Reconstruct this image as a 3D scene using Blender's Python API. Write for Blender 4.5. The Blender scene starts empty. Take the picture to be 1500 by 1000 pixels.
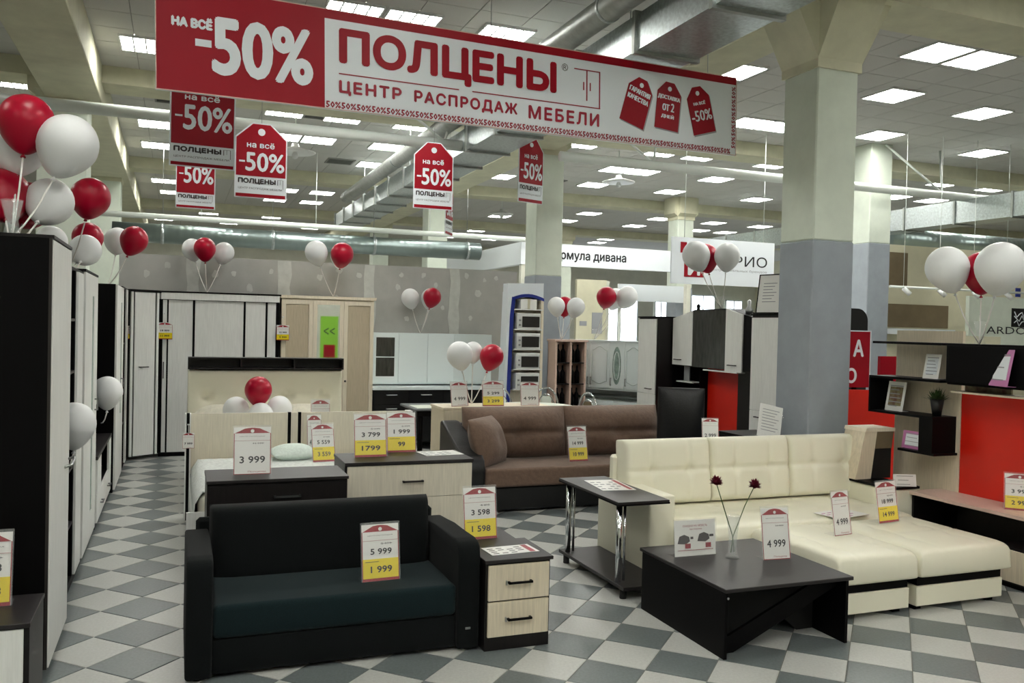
import bpy, bmesh, math, random
from mathutils import Vector, Matrix, Euler
random.seed(7)
PI = math.pi
SC = bpy.context.scene
COL = SC.collection
V = Vector

# ------------------------------------------------------------------ camera
FPX, YAW, PITCH, ROLL, EYE = 1264.4, 0.370124, 0.0170834, 0.0232372, 1.83134
Fw = V((math.sin(YAW) * math.cos(PITCH), math.cos(YAW) * math.cos(PITCH), -math.sin(PITCH)))
Rt = V((math.cos(YAW), -math.sin(YAW), 0))
Up = Rt.cross(Fw)
cr, sr = math.cos(ROLL), math.sin(ROLL)
R2 = Rt * cr + Up * sr
U2 = -Rt * sr + Up * cr
cam = bpy.data.cameras.new('camera')
cam.sensor_fit = 'HORIZONTAL'
cam.sensor_width = 36.0
cam.lens = 36.0 * FPX / 1500.0
cam.clip_end = 200
camo = bpy.data.objects.new('camera', cam)
camo.matrix_world = Matrix(((R2.x, U2.x, -Fw.x, 0), (R2.y, U2.y, -Fw.y, 0), (R2.z, U2.z, -Fw.z, EYE), (0, 0, 0, 1)))
COL.objects.link(camo)
SC.camera = camo

# ------------------------------------------------------------------ world, exposure
w = bpy.data.worlds.new('world')
SC.world = w
w.use_nodes = True
w.node_tree.nodes['Background'].inputs[0].default_value = (0.75, 0.85, 1.0, 1)
w.node_tree.nodes['Background'].inputs[1].default_value = 0.6
SC.view_settings.view_transform = 'Standard'
SC.view_settings.look = 'None'
SC.view_settings.gamma = 1
SC.view_settings.use_curve_mapping = False
SC.view_settings.exposure = 0.0
LAMP = 44.0          # emission of the ceiling panels
DAY = 7.0            # daylight through the far windows

# ------------------------------------------------------------------ materials
MATS = {}


def s2l(c):
    return tuple(((x / 255.0) / 12.92 if x / 255.0 <= 0.04045 else ((x / 255.0 + 0.055) / 1.055) ** 2.4) for x in c)


def mat(name, rgb, rough=0.5, metal=0.0, spec=0.5, noise=0.0, nscale=20.0, stretch=(1, 1, 1), bump=0.0, rgb2=None,
        emit=0.0, trans=0.0, alpha=1.0, coat=0.0, ior=1.45, wave=None, sheen=0.0):
    m = bpy.data.materials.new(name)
    m.use_nodes = True
    nt = m.node_tree
    b = nt.nodes['Principled BSDF']
    c = s2l(rgb) + (1,)
    b.inputs['Base Color'].default_value = c
    b.inputs['Roughness'].default_value = rough
    b.inputs['Metallic'].default_value = metal
    b.inputs['Specular IOR Level'].default_value = spec
    b.inputs['IOR'].default_value = ior
    b.inputs['Transmission Weight'].default_value = trans
    b.inputs['Alpha'].default_value = alpha
    b.inputs['Coat Weight'].default_value = coat
    b.inputs['Sheen Weight'].default_value = sheen
    if emit:
        b.inputs['Emission Color'].default_value = c
        b.inputs['Emission Strength'].default_value = emit
    if noise or bump or rgb2:
        tc = nt.nodes.new('ShaderNodeTexCoord')
        mp = nt.nodes.new('ShaderNodeMapping')
        mp.inputs['Scale'].default_value = stretch
        nz = nt.nodes.new('ShaderNodeTexNoise')
        nz.inputs['Scale'].default_value = nscale
        nz.inputs['Detail'].default_value = 5
        nz.inputs['Roughness'].default_value = 0.6
        nt.links.new(tc.outputs['Object'], mp.inputs[0])
        nt.links.new(mp.outputs[0], nz.inputs[0])
        if noise or rgb2:
            rp = nt.nodes.new('ShaderNodeValToRGB')
            a = rgb2 if rgb2 else tuple(max(0, x * (1 - noise)) for x in rgb)
            d = rgb if rgb2 else tuple(min(255, x * (1 + noise * 0.6)) for x in rgb)
            rp.color_ramp.elements[0].color = s2l(a) + (1,)
            rp.color_ramp.elements[1].color = s2l(d) + (1,)
            rp.color_ramp.elements[0].position = 0.3
            rp.color_ramp.elements[1].position = 0.7
            nt.links.new(nz.outputs['Fac'], rp.inputs[0])
            nt.links.new(rp.outputs[0], b.inputs['Base Color'])
        if bump:
            bp = nt.nodes.new('ShaderNodeBump')
            bp.inputs['Strength'].default_value = bump
            bp.inputs['Distance'].default_value = 0.01
            nt.links.new(nz.outputs['Fac'], bp.inputs['Height'])
            nt.links.new(bp.outputs[0], b.inputs['Normal'])
    MATS[name] = m
    return m


mat('tile_light', (186, 187, 182), 0.32, noise=0.05, nscale=60, spec=0.45)
mat('tile_grey', (106, 113, 113), 0.32, noise=0.10, nscale=60, spec=0.45)
mat('grout', (120, 120, 112), 0.8)
mat('ceiling_tile', (196, 195, 190), 0.9, noise=0.04, nscale=90)
mat('ceiling_grid', (140, 140, 136), 0.8)
mat('beam', (206, 204, 178), 0.8, noise=0.05, nscale=3)
mat('column_white', (214, 222, 208), 0.75, noise=0.03, nscale=4)
mat('column_blue', (150, 157, 164), 0.6, noise=0.04, nscale=4)
mat('wall_paint', (205, 205, 192), 0.8, noise=0.04, nscale=2)
mat('wall_beige', (206, 202, 176), 0.8, noise=0.04, nscale=2)
mat('wall_brown', (112, 98, 74), 0.7, noise=0.08, nscale=3)
mat('galvanised', (190, 198, 198), 0.32, metal=0.9, noise=0.12, nscale=25, bump=0.1)
mat('duct_foil', (168, 172, 168), 0.45, metal=0.6, noise=0.08, nscale=10, bump=0.1)
mat('pipe_white', (222, 228, 222), 0.4)
mat('vent_dark', (96, 98, 92), 0.7)
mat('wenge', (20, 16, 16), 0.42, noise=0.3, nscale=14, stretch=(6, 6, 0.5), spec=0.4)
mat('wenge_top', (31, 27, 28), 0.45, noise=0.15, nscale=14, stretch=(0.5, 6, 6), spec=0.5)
mat('black_lam', (8, 7, 8), 0.5, noise=0.2, nscale=14, stretch=(6, 6, 0.5), spec=0.12)
mat('white_wood', (238, 239, 235), 0.42, noise=0.035, nscale=10, stretch=(9, 9, 0.5))
mat('light_oak', (222, 210, 186), 0.45, noise=0.06, nscale=10, stretch=(9, 9, 0.5))
mat('door_oak', (196, 182, 156), 0.5, noise=0.06, nscale=10, stretch=(9, 9, 0.5))
mat('pale_oak', (220, 213, 195), 0.45, noise=0.05, nscale=10, stretch=(9, 9, 0.5))
mat('cream_wood', (236, 225, 202), 0.45, noise=0.045, nscale=10, stretch=(9, 9, 0.5))
mat('pink_oak', (214, 186, 172), 0.4, noise=0.08, nscale=10, stretch=(0.5, 9, 9))
mat('black_gap', (12, 12, 12), 0.6)
mat('chrome', (225, 228, 230), 0.12, metal=1.0)
mat('steel', (170, 172, 172), 0.3, metal=1.0)
mat('handle_dark', (60, 56, 54), 0.35, metal=0.5)
mat('mirror', (235, 238, 238), 0.02, metal=1.0)
mat('glass_frost', (150, 172, 164), 0.25, spec=0.6, noise=0.2, nscale=14)
mat('glass_dark', (60, 60, 54), 0.15, spec=0.5, noise=0.25, nscale=8, stretch=(3, 3, 0.6))
mat('glass', (236, 244, 242), 0.04, alpha=0.16, spec=0.9)
mat('acrylic', (250, 252, 252), 0.05, alpha=0.06, spec=0.5)
mat('sofa_black', (11, 15, 16), 0.9, noise=0.25, nscale=240, bump=0.35, sheen=0.04, spec=0.2)
mat('sofa_seat', (17, 33, 36), 0.9, noise=0.2, nscale=240, bump=0.35, sheen=0.06, spec=0.2)
mat('brown_fabric', (108, 86, 72), 0.8, noise=0.08, nscale=24, bump=0.5, sheen=0.15)
mat('black_leather', (18, 18, 20), 0.4, noise=0.2, nscale=50, bump=0.2)
mat('cream_leather', (234, 231, 210), 0.42)
mat('white_quilt', (222, 226, 222), 0.8, noise=0.08, nscale=34, bump=0.9)
mat('bedding_cream', (226, 222, 206), 0.8, noise=0.05, nscale=20, bump=0.3)
mat('pillow_mint', (222, 234, 226), 0.8, noise=0.05, nscale=40, bump=0.4)
mat('balloon_red', (168, 0, 40), 0.34, spec=0.4)
mat('balloon_white', (238, 240, 240), 0.35, spec=0.5)
mat('stick_white', (230, 228, 222), 0.5)
mat('sign_red', (146, 0, 24), 0.5, spec=0.3)
mat('sign_white', (226, 232, 236), 0.35)
mat('print_crimson', (150, 20, 44), 0.5)
mat('print_dark', (52, 44, 46), 0.6)
mat('print_black', (34, 34, 38), 0.6)
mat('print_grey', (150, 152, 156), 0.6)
mat('card_white', (236, 236, 232), 0.35)
mat('card_yellow', (238, 216, 20), 0.35)
mat('card_red', (152, 8, 30), 0.35)
mat('red_board', (206, 30, 14), 0.35)
mat('blue_panel', (28, 44, 130), 0.4)
mat('appliance_white', (228, 230, 228), 0.35)
mat('appliance_dark', (52, 50, 48), 0.2)
mat('kitchen_white', (236, 246, 246), 0.3)
mat('kitchen_black', (22, 22, 24), 0.25)
mat('worktop', (70, 76, 72), 0.3, noise=0.3, nscale=40)
mat('drywall', (178, 178, 173), 0.85, noise=0.05, nscale=2.5)
mat('plaster', (205, 207, 201), 0.9, noise=0.05, nscale=9)
mat('lamp', (255, 254, 248), 0.5, emit=LAMP)
mat('louver', (236, 240, 240), 0.25, metal=0.6)
mat('daylight', (235, 245, 255), 0.5, emit=DAY)
mat('flower', (112, 14, 44), 0.7)
mat('stem', (70, 92, 50), 0.6)
mat('leaf', (56, 84, 40), 0.6, noise=0.3, nscale=40)
mat('pot_black', (20, 20, 20), 0.4)
mat('poster_green', (140, 200, 60), 0.5)
mat('magenta', (190, 120, 170), 0.4)
mat('photo', (150, 150, 110), 0.5, rgb2=(96, 40, 44), nscale=14)
mat('moulding_grey', (188, 200, 198), 0.35)
mat('cloth_white', (226, 232, 220), 0.8)
mat('grey_top', (110, 114, 116), 0.4)
mat('rubber', (30, 30, 30), 0.7)

M = MATS

# spiral seams of round ducts, quilting of covers: fine relief only


def wave_bump(m, scale, axis, strength, dist=0.01):
    nt = m.node_tree
    b = nt.nodes['Principled BSDF']
    tc = nt.nodes.new('ShaderNodeTexCoord')
    wv = nt.nodes.new('ShaderNodeTexWave')
    wv.bands_direction = axis
    wv.inputs['Scale'].default_value = scale
    bp = nt.nodes.new('ShaderNodeBump')
    bp.inputs['Strength'].default_value = strength
    bp.inputs['Distance'].default_value = dist
    nt.links.new(tc.outputs['Object'], wv.inputs[0])
    nt.links.new(wv.outputs['Fac'], bp.inputs['Height'])
    nt.links.new(bp.outputs[0], b.inputs['Normal'])


mat('spiral_metal', (150, 164, 162), 0.35, metal=0.9)
wave_bump(M['spiral_metal'], 2.2, 'X', 0.25, 0.012)
mat('leather_quilt', (232, 228, 200), 0.42)


# ------------------------------------------------------------------ mesh helpers
class MB:
    def __init__(self):
        self.bm = bmesh.new()

    def add(self, verts, faces, mtx=None, smooth=False):
        vs = [self.bm.verts.new((mtx @ V(v)) if mtx else V(v)) for v in verts]
        for f in faces:
            try:
                fc = self.bm.faces.new([vs[i] for i in f])
                fc.smooth = smooth
            except ValueError:
                pass
        return self

    def box(self, x0, y0, z0, x1, y1, z1, mtx=None):
        v = [(x0, y0, z0), (x1, y0, z0), (x1, y1, z0), (x0, y1, z0), (x0, y0, z1), (x1, y0, z1), (x1, y1, z1), (x0, y1, z1)]
        f = [(0, 3, 2, 1), (4, 5, 6, 7), (0, 1, 5, 4), (1, 2, 6, 5), (2, 3, 7, 6), (3, 0, 4, 7)]
        return self.add(v, f, mtx)

    def bbox(self, x0, y0, z0, x1, y1, z1, b=0.01, seg=2, mtx=None, smooth=True):
        """bevelled box"""
        t = bmesh.new()
        r = bmesh.ops.create_cube(t, size=1.0)
        for v in t.verts:
            v.co = V(((x0 + x1) / 2 + v.co.x * (x1 - x0), (y0 + y1) / 2 + v.co.y * (y1 - y0), (z0 + z1) / 2 + v.co.z * (z1 - z0)))
        bmesh.ops.bevel(t, geom=t.edges[:], offset=b, segments=seg, affect='EDGES', profile=0.5)
        if mtx:
            bmesh.ops.transform(t, matrix=mtx, verts=t.verts)
        for f in t.faces:
            f.smooth = smooth
        self.merge(t)
        return self

    def merge(self, t):
        me = bpy.data.meshes.new('tmp')
        t.to_mesh(me)
        t.free()
        self.bm.from_mesh(me)
        bpy.data.meshes.remove(me)

    def mesh(self, me, mtx=None):
        n = len(self.bm.verts)
        self.bm.from_mesh(me)
        if mtx:
            self.bm.verts.ensure_lookup_table()
            for v in self.bm.verts[n:]:
                v.co = mtx @ v.co
        return self

    def prism(self, pts, y0, y1, mtx=None):
        """outline in XZ, extruded along Y"""
        n = len(pts)
        v = [(p[0], y0, p[1]) for p in pts] + [(p[0], y1, p[1]) for p in pts]
        f = [tuple(range(n)), tuple(range(2 * n - 1, n - 1, -1))]
        f += [(i, i + n, (i + 1) % n + n, (i + 1) % n) for i in range(n)]
        return self.add(v, f, mtx)

    def prismz(self, pts, z0, z1, mtx=None):
        n = len(pts)
        v = [(p[0], p[1], z0) for p in pts] + [(p[0], p[1], z1) for p in pts]
        f = [tuple(range(n - 1, -1, -1)), tuple(range(n, 2 * n))]
        f += [(i, (i + 1) % n, (i + 1) % n + n, i + n) for i in range(n)]
        return self.add(v, f, mtx)

    def cyl(self, p, q, r, seg=12, r2=None, caps=True):
        p, q = V(p), V(q)
        d = (q - p)
        if d.length < 1e-6:
            return self
        d.normalize()
        a = d.orthogonal().normalized()
        b = d.cross(a)
        r2 = r if r2 is None else r2
        v = []
        for c, rr in ((p, r), (q, r2)):
            for i in range(seg):
                t = 2 * PI * i / seg
                v.append(c + a * rr * math.cos(t) + b * rr * math.sin(t))
        f = [(i, (i + 1) % seg, (i + 1) % seg + seg, i + seg) for i in range(seg)]
        vs = [self.bm.verts.new(x) for x in v]
        for q_ in f:
            fc = self.bm.faces.new([vs[i] for i in q_])
            fc.smooth = True
        if caps:
            self.bm.faces.new([vs[i] for i in range(seg - 1, -1, -1)])
            self.bm.faces.new([vs[i] for i in range(seg, 2 * seg)])
        return self

    def tube(self, pts, r, seg=8):
        pts = [V(p) for p in pts]
        rings = []
        ref = None
        for i, p in enumerate(pts):
            d = (pts[min(i + 1, len(pts) - 1)] - pts[max(i - 1, 0)]).normalized()
            if ref is None:
                ref = d.orthogonal().normalized()
            a = (ref - d * ref.dot(d)).normalized()
            ref = a
            b = d.cross(a)
            rings.append([self.bm.verts.new(p + a * r * math.cos(2 * PI * k / seg) + b * r * math.sin(2 * PI * k / seg)) for k in range(seg)])
        for i in range(len(rings) - 1):
            for k in range(seg):
                fc = self.bm.faces.new([rings[i][k], rings[i][(k + 1) % seg], rings[i + 1][(k + 1) % seg], rings[i + 1][k]])
                fc.smooth = True
        self.bm.faces.new(rings[0][::-1])
        self.bm.faces.new(rings[-1])
        return self

    def lathe(self, prof, seg=20, c=(0, 0, 0)):
        rings = []
        for r, z in prof:
            if r < 1e-5:
                rings.append([self.bm.verts.new((c[0], c[1], c[2] + z))])
            else:
                rings.append([self.bm.verts.new((c[0] + r * math.cos(2 * PI * k / seg), c[1] + r * math.sin(2 * PI * k / seg), c[2] + z)) for k in range(seg)])
        for i in range(len(rings) - 1):
            A, B = rings[i], rings[i + 1]
            for k in range(seg):
                k2 = (k + 1) % seg
                if len(A) == 1 and len(B) == 1:
                    continue
                if len(A) == 1:
                    fc = self.bm.faces.new([A[0], B[k2], B[k]])
                elif len(B) == 1:
                    fc = self.bm.faces.new([A[k], A[k2], B[0]])
                else:
                    fc = self.bm.faces.new([A[k], A[k2], B[k2], B[k]])
                fc.smooth = True
        return self

    def cushion(self, w, d, h, p=6.0, nx=28, nz=20, dimples=(), creases=(), back=0.25, mtx=None, puff=None):
        """upholstered block in XZ, thick along Y (front at -y); dimples (x,z,depth,radius); creases (axis,pos,depth,width)"""
        grid = []
        for side in (0, 1):
            g = []
            for i in range(nx + 1):
                u = -1 + 2 * i / nx
                u = math.copysign(1 - (1 - abs(u)) ** 1.35, u)
                row = []
                for j in range(nz + 1):
                    t = -1 + 2 * j / nz
                    t = math.copysign(1 - (1 - abs(t)) ** 1.35, t)
                    k = max(0.0, (1 - abs(u) ** p)) ** (1.0 / p * 2) * max(0.0, (1 - abs(t) ** p)) ** (1.0 / p * 2)
                    x, z = u * w / 2, (t + 1) / 2 * h
                    if side == 0:
                        y = -d * (1 - back) * k
                        for (dx, dz, dd, dr) in dimples:
                            r2 = ((x - dx) ** 2 + (z - dz) ** 2) / dr ** 2
                            y += dd * math.exp(-r2)
                        for (ax, pos, dd, dw) in creases:
                            c = (x if ax == 'x' else z) - pos
                            y += dd * math.exp(-(c / dw) ** 2) * k
                    else:
                        y = d * back * k
                    row.append((x, y, z))
                g.append(row)
            grid.append(g)
        vs = []
        for side in (0, 1):
            vs.append([[None] * (nz + 1) for _ in range(nx + 1)])
            for i in range(nx + 1):
                for j in range(nz + 1):
                    if side == 1 and (i in (0, nx) or j in (0, nz)):
                        vs[1][i][j] = vs[0][i][j]
                    else:
                        c = V(grid[side][i][j])
                        vs[side][i][j] = self.bm.verts.new(mtx @ c if mtx else c)
        for side in (0, 1):
            for i in range(nx):
                for j in range(nz):
                    q = [vs[side][i][j], vs[side][i + 1][j], vs[side][i + 1][j + 1], vs[side][i][j + 1]]
                    if side:
                        q.reverse()
                    try:
                        fc = self.bm.faces.new(q)
                        fc.smooth = True
                    except ValueError:
                        pass
        return self

    def build(self, name, m, parent=None, **kw):
        me = bpy.data.meshes.new(name)
        bmesh.ops.recalc_face_normals(self.bm, faces=self.bm.faces[:])
        self.bm.to_mesh(me)
        self.bm.free()
        me.materials.append(M[m] if isinstance(m, str) else m)
        o = bpy.data.objects.new(name, me)
        COL.objects.link(o)
        if parent:
            o.parent = parent
        for k, v_ in kw.items():
            o[k] = v_
        return o


def B(name, m, parent, x0, y0, z0, x1, y1, z1, bev=0.0, **kw):
    mb = MB()
    if bev:
        mb.bbox(x0, y0, z0, x1, y1, z1, bev, 1, smooth=False)
    else:
        mb.box(x0, y0, z0, x1, y1, z1)
    return mb.build(name, m, parent, **kw)


USED = {}


def thing(name, label, cat, loc=(0, 0, 0), rz=0.0, group=None, rx=0.0, ry=0.0):
    o = bpy.data.objects.new(name, None)
    o.empty_display_size = 0.1
    COL.objects.link(o)
    o.location = loc
    o.rotation_euler = (rx, ry, rz)
    o['label'] = label
    o['category'] = cat
    if group:
        o['group'] = group
    return o


def struct(o):
    o['kind'] = 'structure'
    return o


def copy_tree(o, parent=None):
    c = o.copy()
    COL.objects.link(c)
    if parent:
        c.parent = parent
    for ch in list(o.children):
        copy_tree(ch, c)
    return c


# text as flat geometry --------------------------------------------------
_tc, _gc = {}, {}


def fill_glyph(loops):
    """non-zero winding fill of closed outlines as horizontal trapezoids"""
    key = tuple(tuple((round(x, 3), round(y, 3)) for x, y in L) for L in loops)
    if key in _gc:
        return _gc[key]
    E = []
    for L in key:
        for i in range(len(L)):
            a, b = L[i], L[(i + 1) % len(L)]
            if a[1] != b[1]:
                E.append((a, b, 1) if a[1] < b[1] else (b, a, -1))
    ys = set(p[1] for L in key for p in L)
    for i in range(len(E)):
        (ax, ay), (bx, by), _ = E[i]
        for j in range(i):
            (cx, cy), (dx, dy), _ = E[j]
            if ay >= dy or cy >= by or min(ax, bx) > max(cx, dx) or min(cx, dx) > max(ax, bx):
                continue
            m1, m2 = (bx - ax) / (by - ay), (dx - cx) / (dy - cy)
            if abs(m1 - m2) < 1e-9:
                continue
            y = (cx - ax + m1 * ay - m2 * cy) / (m1 - m2)
            if max(ay, cy) < y < min(by, dy):
                ys.add(y)
    ys = sorted(ys)
    out = []
    for y0, y1 in zip(ys[:-1], ys[1:]):
        if y1 - y0 < 1e-5:
            continue
        ym = (y0 + y1) / 2
        cr_ = []
        for (a, b, s_) in E:
            if a[1] <= ym < b[1]:
                m_ = (b[0] - a[0]) / (b[1] - a[1])
                cr_.append((a[0] + m_ * (ym - a[1]), a[0] + m_ * (y0 - a[1]), a[0] + m_ * (y1 - a[1]), s_))
        cr_.sort()
        wnd, st = 0, None
        for c in cr_:
            if wnd == 0:
                st = c
            wnd += c[3]
            if wnd == 0:
                out.append((st[1], c[1], y0, st[2], c[2], y1))
    _gc[key] = out
    return out


def text_mesh(s, bold=0.0, res=2, space=1.0):
    """flat mesh of a line of lettering; every outline is filled by itself so that overlapping strokes stay solid"""
    key = (s, res, space)
    if key in _tc:
        return _tc[key]
    cu = bpy.data.curves.new('txt', 'FONT')
    cu.body = s
    cu.size = 1.0
    cu.resolution_u = res
    cu.space_character = space
    cu.fill_mode = 'NONE'
    o = bpy.data.objects.new('txt', cu)
    COL.objects.link(o)
    bpy.context.view_layer.update()
    wm = bpy.data.meshes.new_from_object(o.evaluated_get(bpy.context.evaluated_depsgraph_get()))
    bpy.data.objects.remove(o)
    bpy.data.curves.remove(cu)
    co = [V((v.co.x, v.co.y, 0)) for v in wm.vertices]
    nxt = {}
    for e in wm.edges:
        a, b = e.vertices
        nxt.setdefault(a, []).append(b)
        nxt.setdefault(b, []).append(a)
    bpy.data.meshes.remove(wm)
    seen_, loops = set(), []
    for i in range(len(co)):
        if i in seen_ or i not in nxt:
            continue
        lp, cur, prev = [i], i, None
        seen_.add(i)
        first_ = (i + 1) if (i + 1) in nxt[i] else nxt[i][0]
        cur = first_
        while cur not in seen_:
            lp.append(cur)
            seen_.add(cur)
            c2 = [q for q in nxt[cur] if q not in seen_]
            if not c2:
                break
            cur = c2[0]
        if len(lp) > 2:
            loops.append([co[k] for k in lp])
    # outlines that touch form one glyph
    bbs = [(min(p.x for p in L), min(p.y for p in L), max(p.x for p in L), max(p.y for p in L)) for L in loops]
    grp = list(range(len(loops)))

    def root(i):
        while grp[i] != i:
            i = grp[i]
        return i
    for i in range(len(loops)):
        for j in range(i):
            a, b = bbs[i], bbs[j]
            if a[0] <= b[2] and b[0] <= a[2] and a[1] <= b[3] and b[1] <= a[3]:
                grp[root(i)] = root(j)
    vv, ff = [], []
    for r in set(root(i) for i in range(len(loops))):
        L_ = [loops[i] for i in range(len(loops)) if root(i) == r]
        ox = min(p.x for q in L_ for p in q)
        for (xa, xb, y0, xc, xd, y1) in fill_glyph([[(p.x - ox, p.y) for p in q] for q in L_]):
            b = len(vv)
            vv += [(xa + ox, y0, 0), (xb + ox, y0, 0), (xd + ox, y1, 0), (xc + ox, y1, 0)]
            ff.append((b, b + 1, b + 2, b + 3))
    me = bpy.data.meshes.new('txt')
    me.from_pydata(vv, [], ff)
    xs = [v[0] for v in vv]
    ys = [v[1] for v in vv]
    bb = (min(xs), min(ys), max(xs), max(ys)) if xs else (0, 0, 1, 1)
    _tc[key] = (me, bb)
    return _tc[key]


def txt(mb, s, x0, z0, x1, z1, y=0.0, bold=0.0, res=2, rot=0.0, shear=0.0, space=1.0, vertical=False, heavy=0.0):
    """lettering fitted into a box of the XZ plane, facing -y"""
    me, bb = text_mesh(s, bold, res, space)
    W, H = bb[2] - bb[0], bb[3] - bb[1]
    cx, cz = (x0 + x1) / 2, (z0 + z1) / 2
    w_, h_ = x1 - x0, z1 - z0
    if vertical:
        w_, h_ = h_, w_
        rot = rot + PI / 2
    T = (Matrix.Translation((cx, y, cz)) @ Matrix.Rotation(-rot, 4, 'Y') @
         Matrix(((w_ / W, 0, 0, 0), (0, 0, 1, 0), (0, h_ / H, 0, 0), (0, 0, 0, 1))) @
         Matrix.Translation((-(bb[0] + bb[2]) / 2, -(bb[1] + bb[3]) / 2, 0)))
    # x -> x, curve y -> z
    mb.mesh(me, T)
    if heavy:
        for i, (dx, dz) in enumerate(((-1, 0), (1, 0), (0, -1), (0, 1), (.7, .7), (-.7, .7), (.7, -.7), (-.7, -.7))[:8 if heavy > .01 else 4]):
            mb.mesh(me, Matrix.Translation((dx * heavy, -.00012 * (i + 1), dz * heavy)) @ T)
    return mb

# ================================================================== STRUCTURE
CEIL = 5.3
EYEV = V((0, 0, EYE))


def px(p):
    d = V(p) - EYEV
    z = d.dot(Fw)
    if z < 0.3:
        return None
    return (750 + FPX * d.dot(R2) / z, 500 - FPX * d.dot(U2) / z, z)


def tile_layer(parent, name, mats, centers, size, thick, top, rz, limit=300):
    """individual tiles for those that show largest, the rest joined"""
    half = size / 2 * 0.985
    me = {}
    for key in set(c[2] for c in centers):
        mb = MB()
        b = 0.004
        v = [(-half, -half, -thick), (half, -half, -thick), (half, half, -thick), (-half, half, -thick),
             (-half, -half, -b * .4), (half, -half, -b * .4), (half, half, -b * .4), (-half, half, -b * .4),
             (-half + b, -half + b, 0), (half - b, -half + b, 0), (half - b, half - b, 0), (-half + b, half - b, 0)]
        f = [(3, 2, 1, 0), (0, 1, 5, 4), (1, 2, 6, 5), (2, 3, 7, 6), (3, 0, 4, 7), (4, 5, 9, 8), (5, 6, 10, 9), (6, 7, 11, 10), (7, 4, 8, 11), (8, 9, 10, 11)]
        mb.add(v, f)
        if top < 0:
            for q in mb.bm.verts:
                q.co.z *= -1
        bmesh.ops.recalc_face_normals(mb.bm, faces=mb.bm.faces[:])
        m_ = bpy.data.meshes.new(name)
        mb.bm.to_mesh(m_)
        mb.bm.free()
        m_.materials.append(M[mats[key]])
        me[key] = m_
    scored = []
    for (x, y, k) in centers:
        q = px((x, y, abs(top)))
        inview = q and -20 < q[0] < 1520 and -20 < q[1] < 1020
        scored.append(((q[2] if inview else 1e6 + abs(x) + abs(y)), x, y, k))
    scored.sort()
    rot = Matrix.Rotation(rz, 4, 'Z')
    rest = {k: MB() for k in me}
    n = 0
    for s_, x, y, k in scored:
        if n < limit and s_ < 1e5:
            o = bpy.data.objects.new(name, me[k])
            COL.objects.link(o)
            o.parent = parent
            o.location = (x, y, abs(top))
            o.rotation_euler = (0, 0, rz)
            n += 1
        else:
            g = 1 if top >= 0 else -1
            T = Matrix.Translation((x, y, abs(top))) @ rot
            v = [(-half, -half, -thick * g), (half, -half, -thick * g), (half, half, -thick * g), (-half, half, -thick * g),
                 (-half, -half, 0), (half, -half, 0), (half, half, 0), (-half, half, 0)]
            f = [(0, 1, 5, 4), (1, 2, 6, 5), (2, 3, 7, 6), (3, 0, 4, 7), (4, 5, 6, 7)]
            rest[k].add(v, f, T)
    for k, mb in rest.items():
        mb.build(name + 's_beyond', mats[k], parent, kind='stuff')


# floor: light and grey squares laid on the diagonal
floor = struct(B('floor', 'grout', None, -6, -6, -0.06, 27, 36, -0.004))
DD = 0.33 * 2 ** 0.5
cs = []
for m_ in range(-24, 116):
    for n_ in range(-46, 132):
        if (m_ + n_) % 2 == 0:
            continue
        x, y = -0.4199 + m_ * DD / 2, 4.9684 + n_ * DD / 2
        if not (-5.7 < x < 26.7 and -5.7 < y < 35.7):
            continue
        # outside the view only a strip around it is tiled
        q = px((x, y, 0))
        if y > 24:
            continue
        if q is None and (y < -3 or x < -3 or x > 9):
            continue
        if q and not (-500 < q[0] < 2000):
            continue
        cs.append((x, y, m_ % 2))
tile_layer(floor, 'floor_tile', {0: 'tile_light', 1: 'tile_grey'}, cs, 0.33, 0.012, 0.0, PI / 4)

# ceiling and its square panels
ceil = struct(B('ceiling', 'ceiling_grid', None, -6, -6, CEIL + 0.012, 27, 36, CEIL + 0.1))
cs = []
for i in range(55):
    for j in range(70):
        x, y = -5.95 + 0.6 * (i + .5), -5.95 + 0.6 * (j + .5)
        if x < 26.8 and y < 35.8:
            cs.append((x, y, 0))
tile_layer(ceil, 'ceiling_panel', {0: 'ceiling_tile'}, cs, 0.6, 0.014, -CEIL, 0.0)

# outer walls
struct(B('wall_left', 'wall_paint', None, -6.2, -6, 0, -6, 36, CEIL))
struct(B('wall_right', 'wall_beige', None, 27, -6, 0, 27.2, 36, CEIL))
struct(B('wall_rear', 'wall_paint', None, -6, -6.2, 0, 27, -6, CEIL))
far = struct(B('wall_far', 'wall_paint', None, -6, 36, 0, 27, 36.2, CEIL))
n_ = 1
for (x0, x1, z0, z1) in ((15.6, 16.6, 1.2, 3.7), (18.4, 20.3, 1.0, 3.6), (21.2, 21.9, 1.2, 3.6), (23.2, 24.6, 1.2, 3.6), (25.2, 26.2, 1.2, 3.4)):
    wn = bpy.data.objects.new('window_%d' % n_, None)
    COL.objects.link(wn)
    wn.location = (x0, 35.98, z0)
    struct(wn)
    W_, H_ = x1 - x0, z1 - z0
    fr = MB()
    fr.box(0, -.05, 0, .06, 0, H_).box(W_ - .06, -.05, 0, W_, 0, H_).box(0, -.05, 0, W_, 0, .06).box(0, -.05, H_ - .06, W_, 0, H_).box(W_ / 2 - .03, -.05, 0, W_ / 2 + .03, 0, H_)
    fr.build('window_frame', 'sign_white', wn)
    B('window_pane', 'daylight', wn, .03, -.02, .03, W_ - .03, -.005, H_ - .03)
    n_ += 1

# columns with flared heads; lower part painted blue grey
trim_n = [1]


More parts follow.
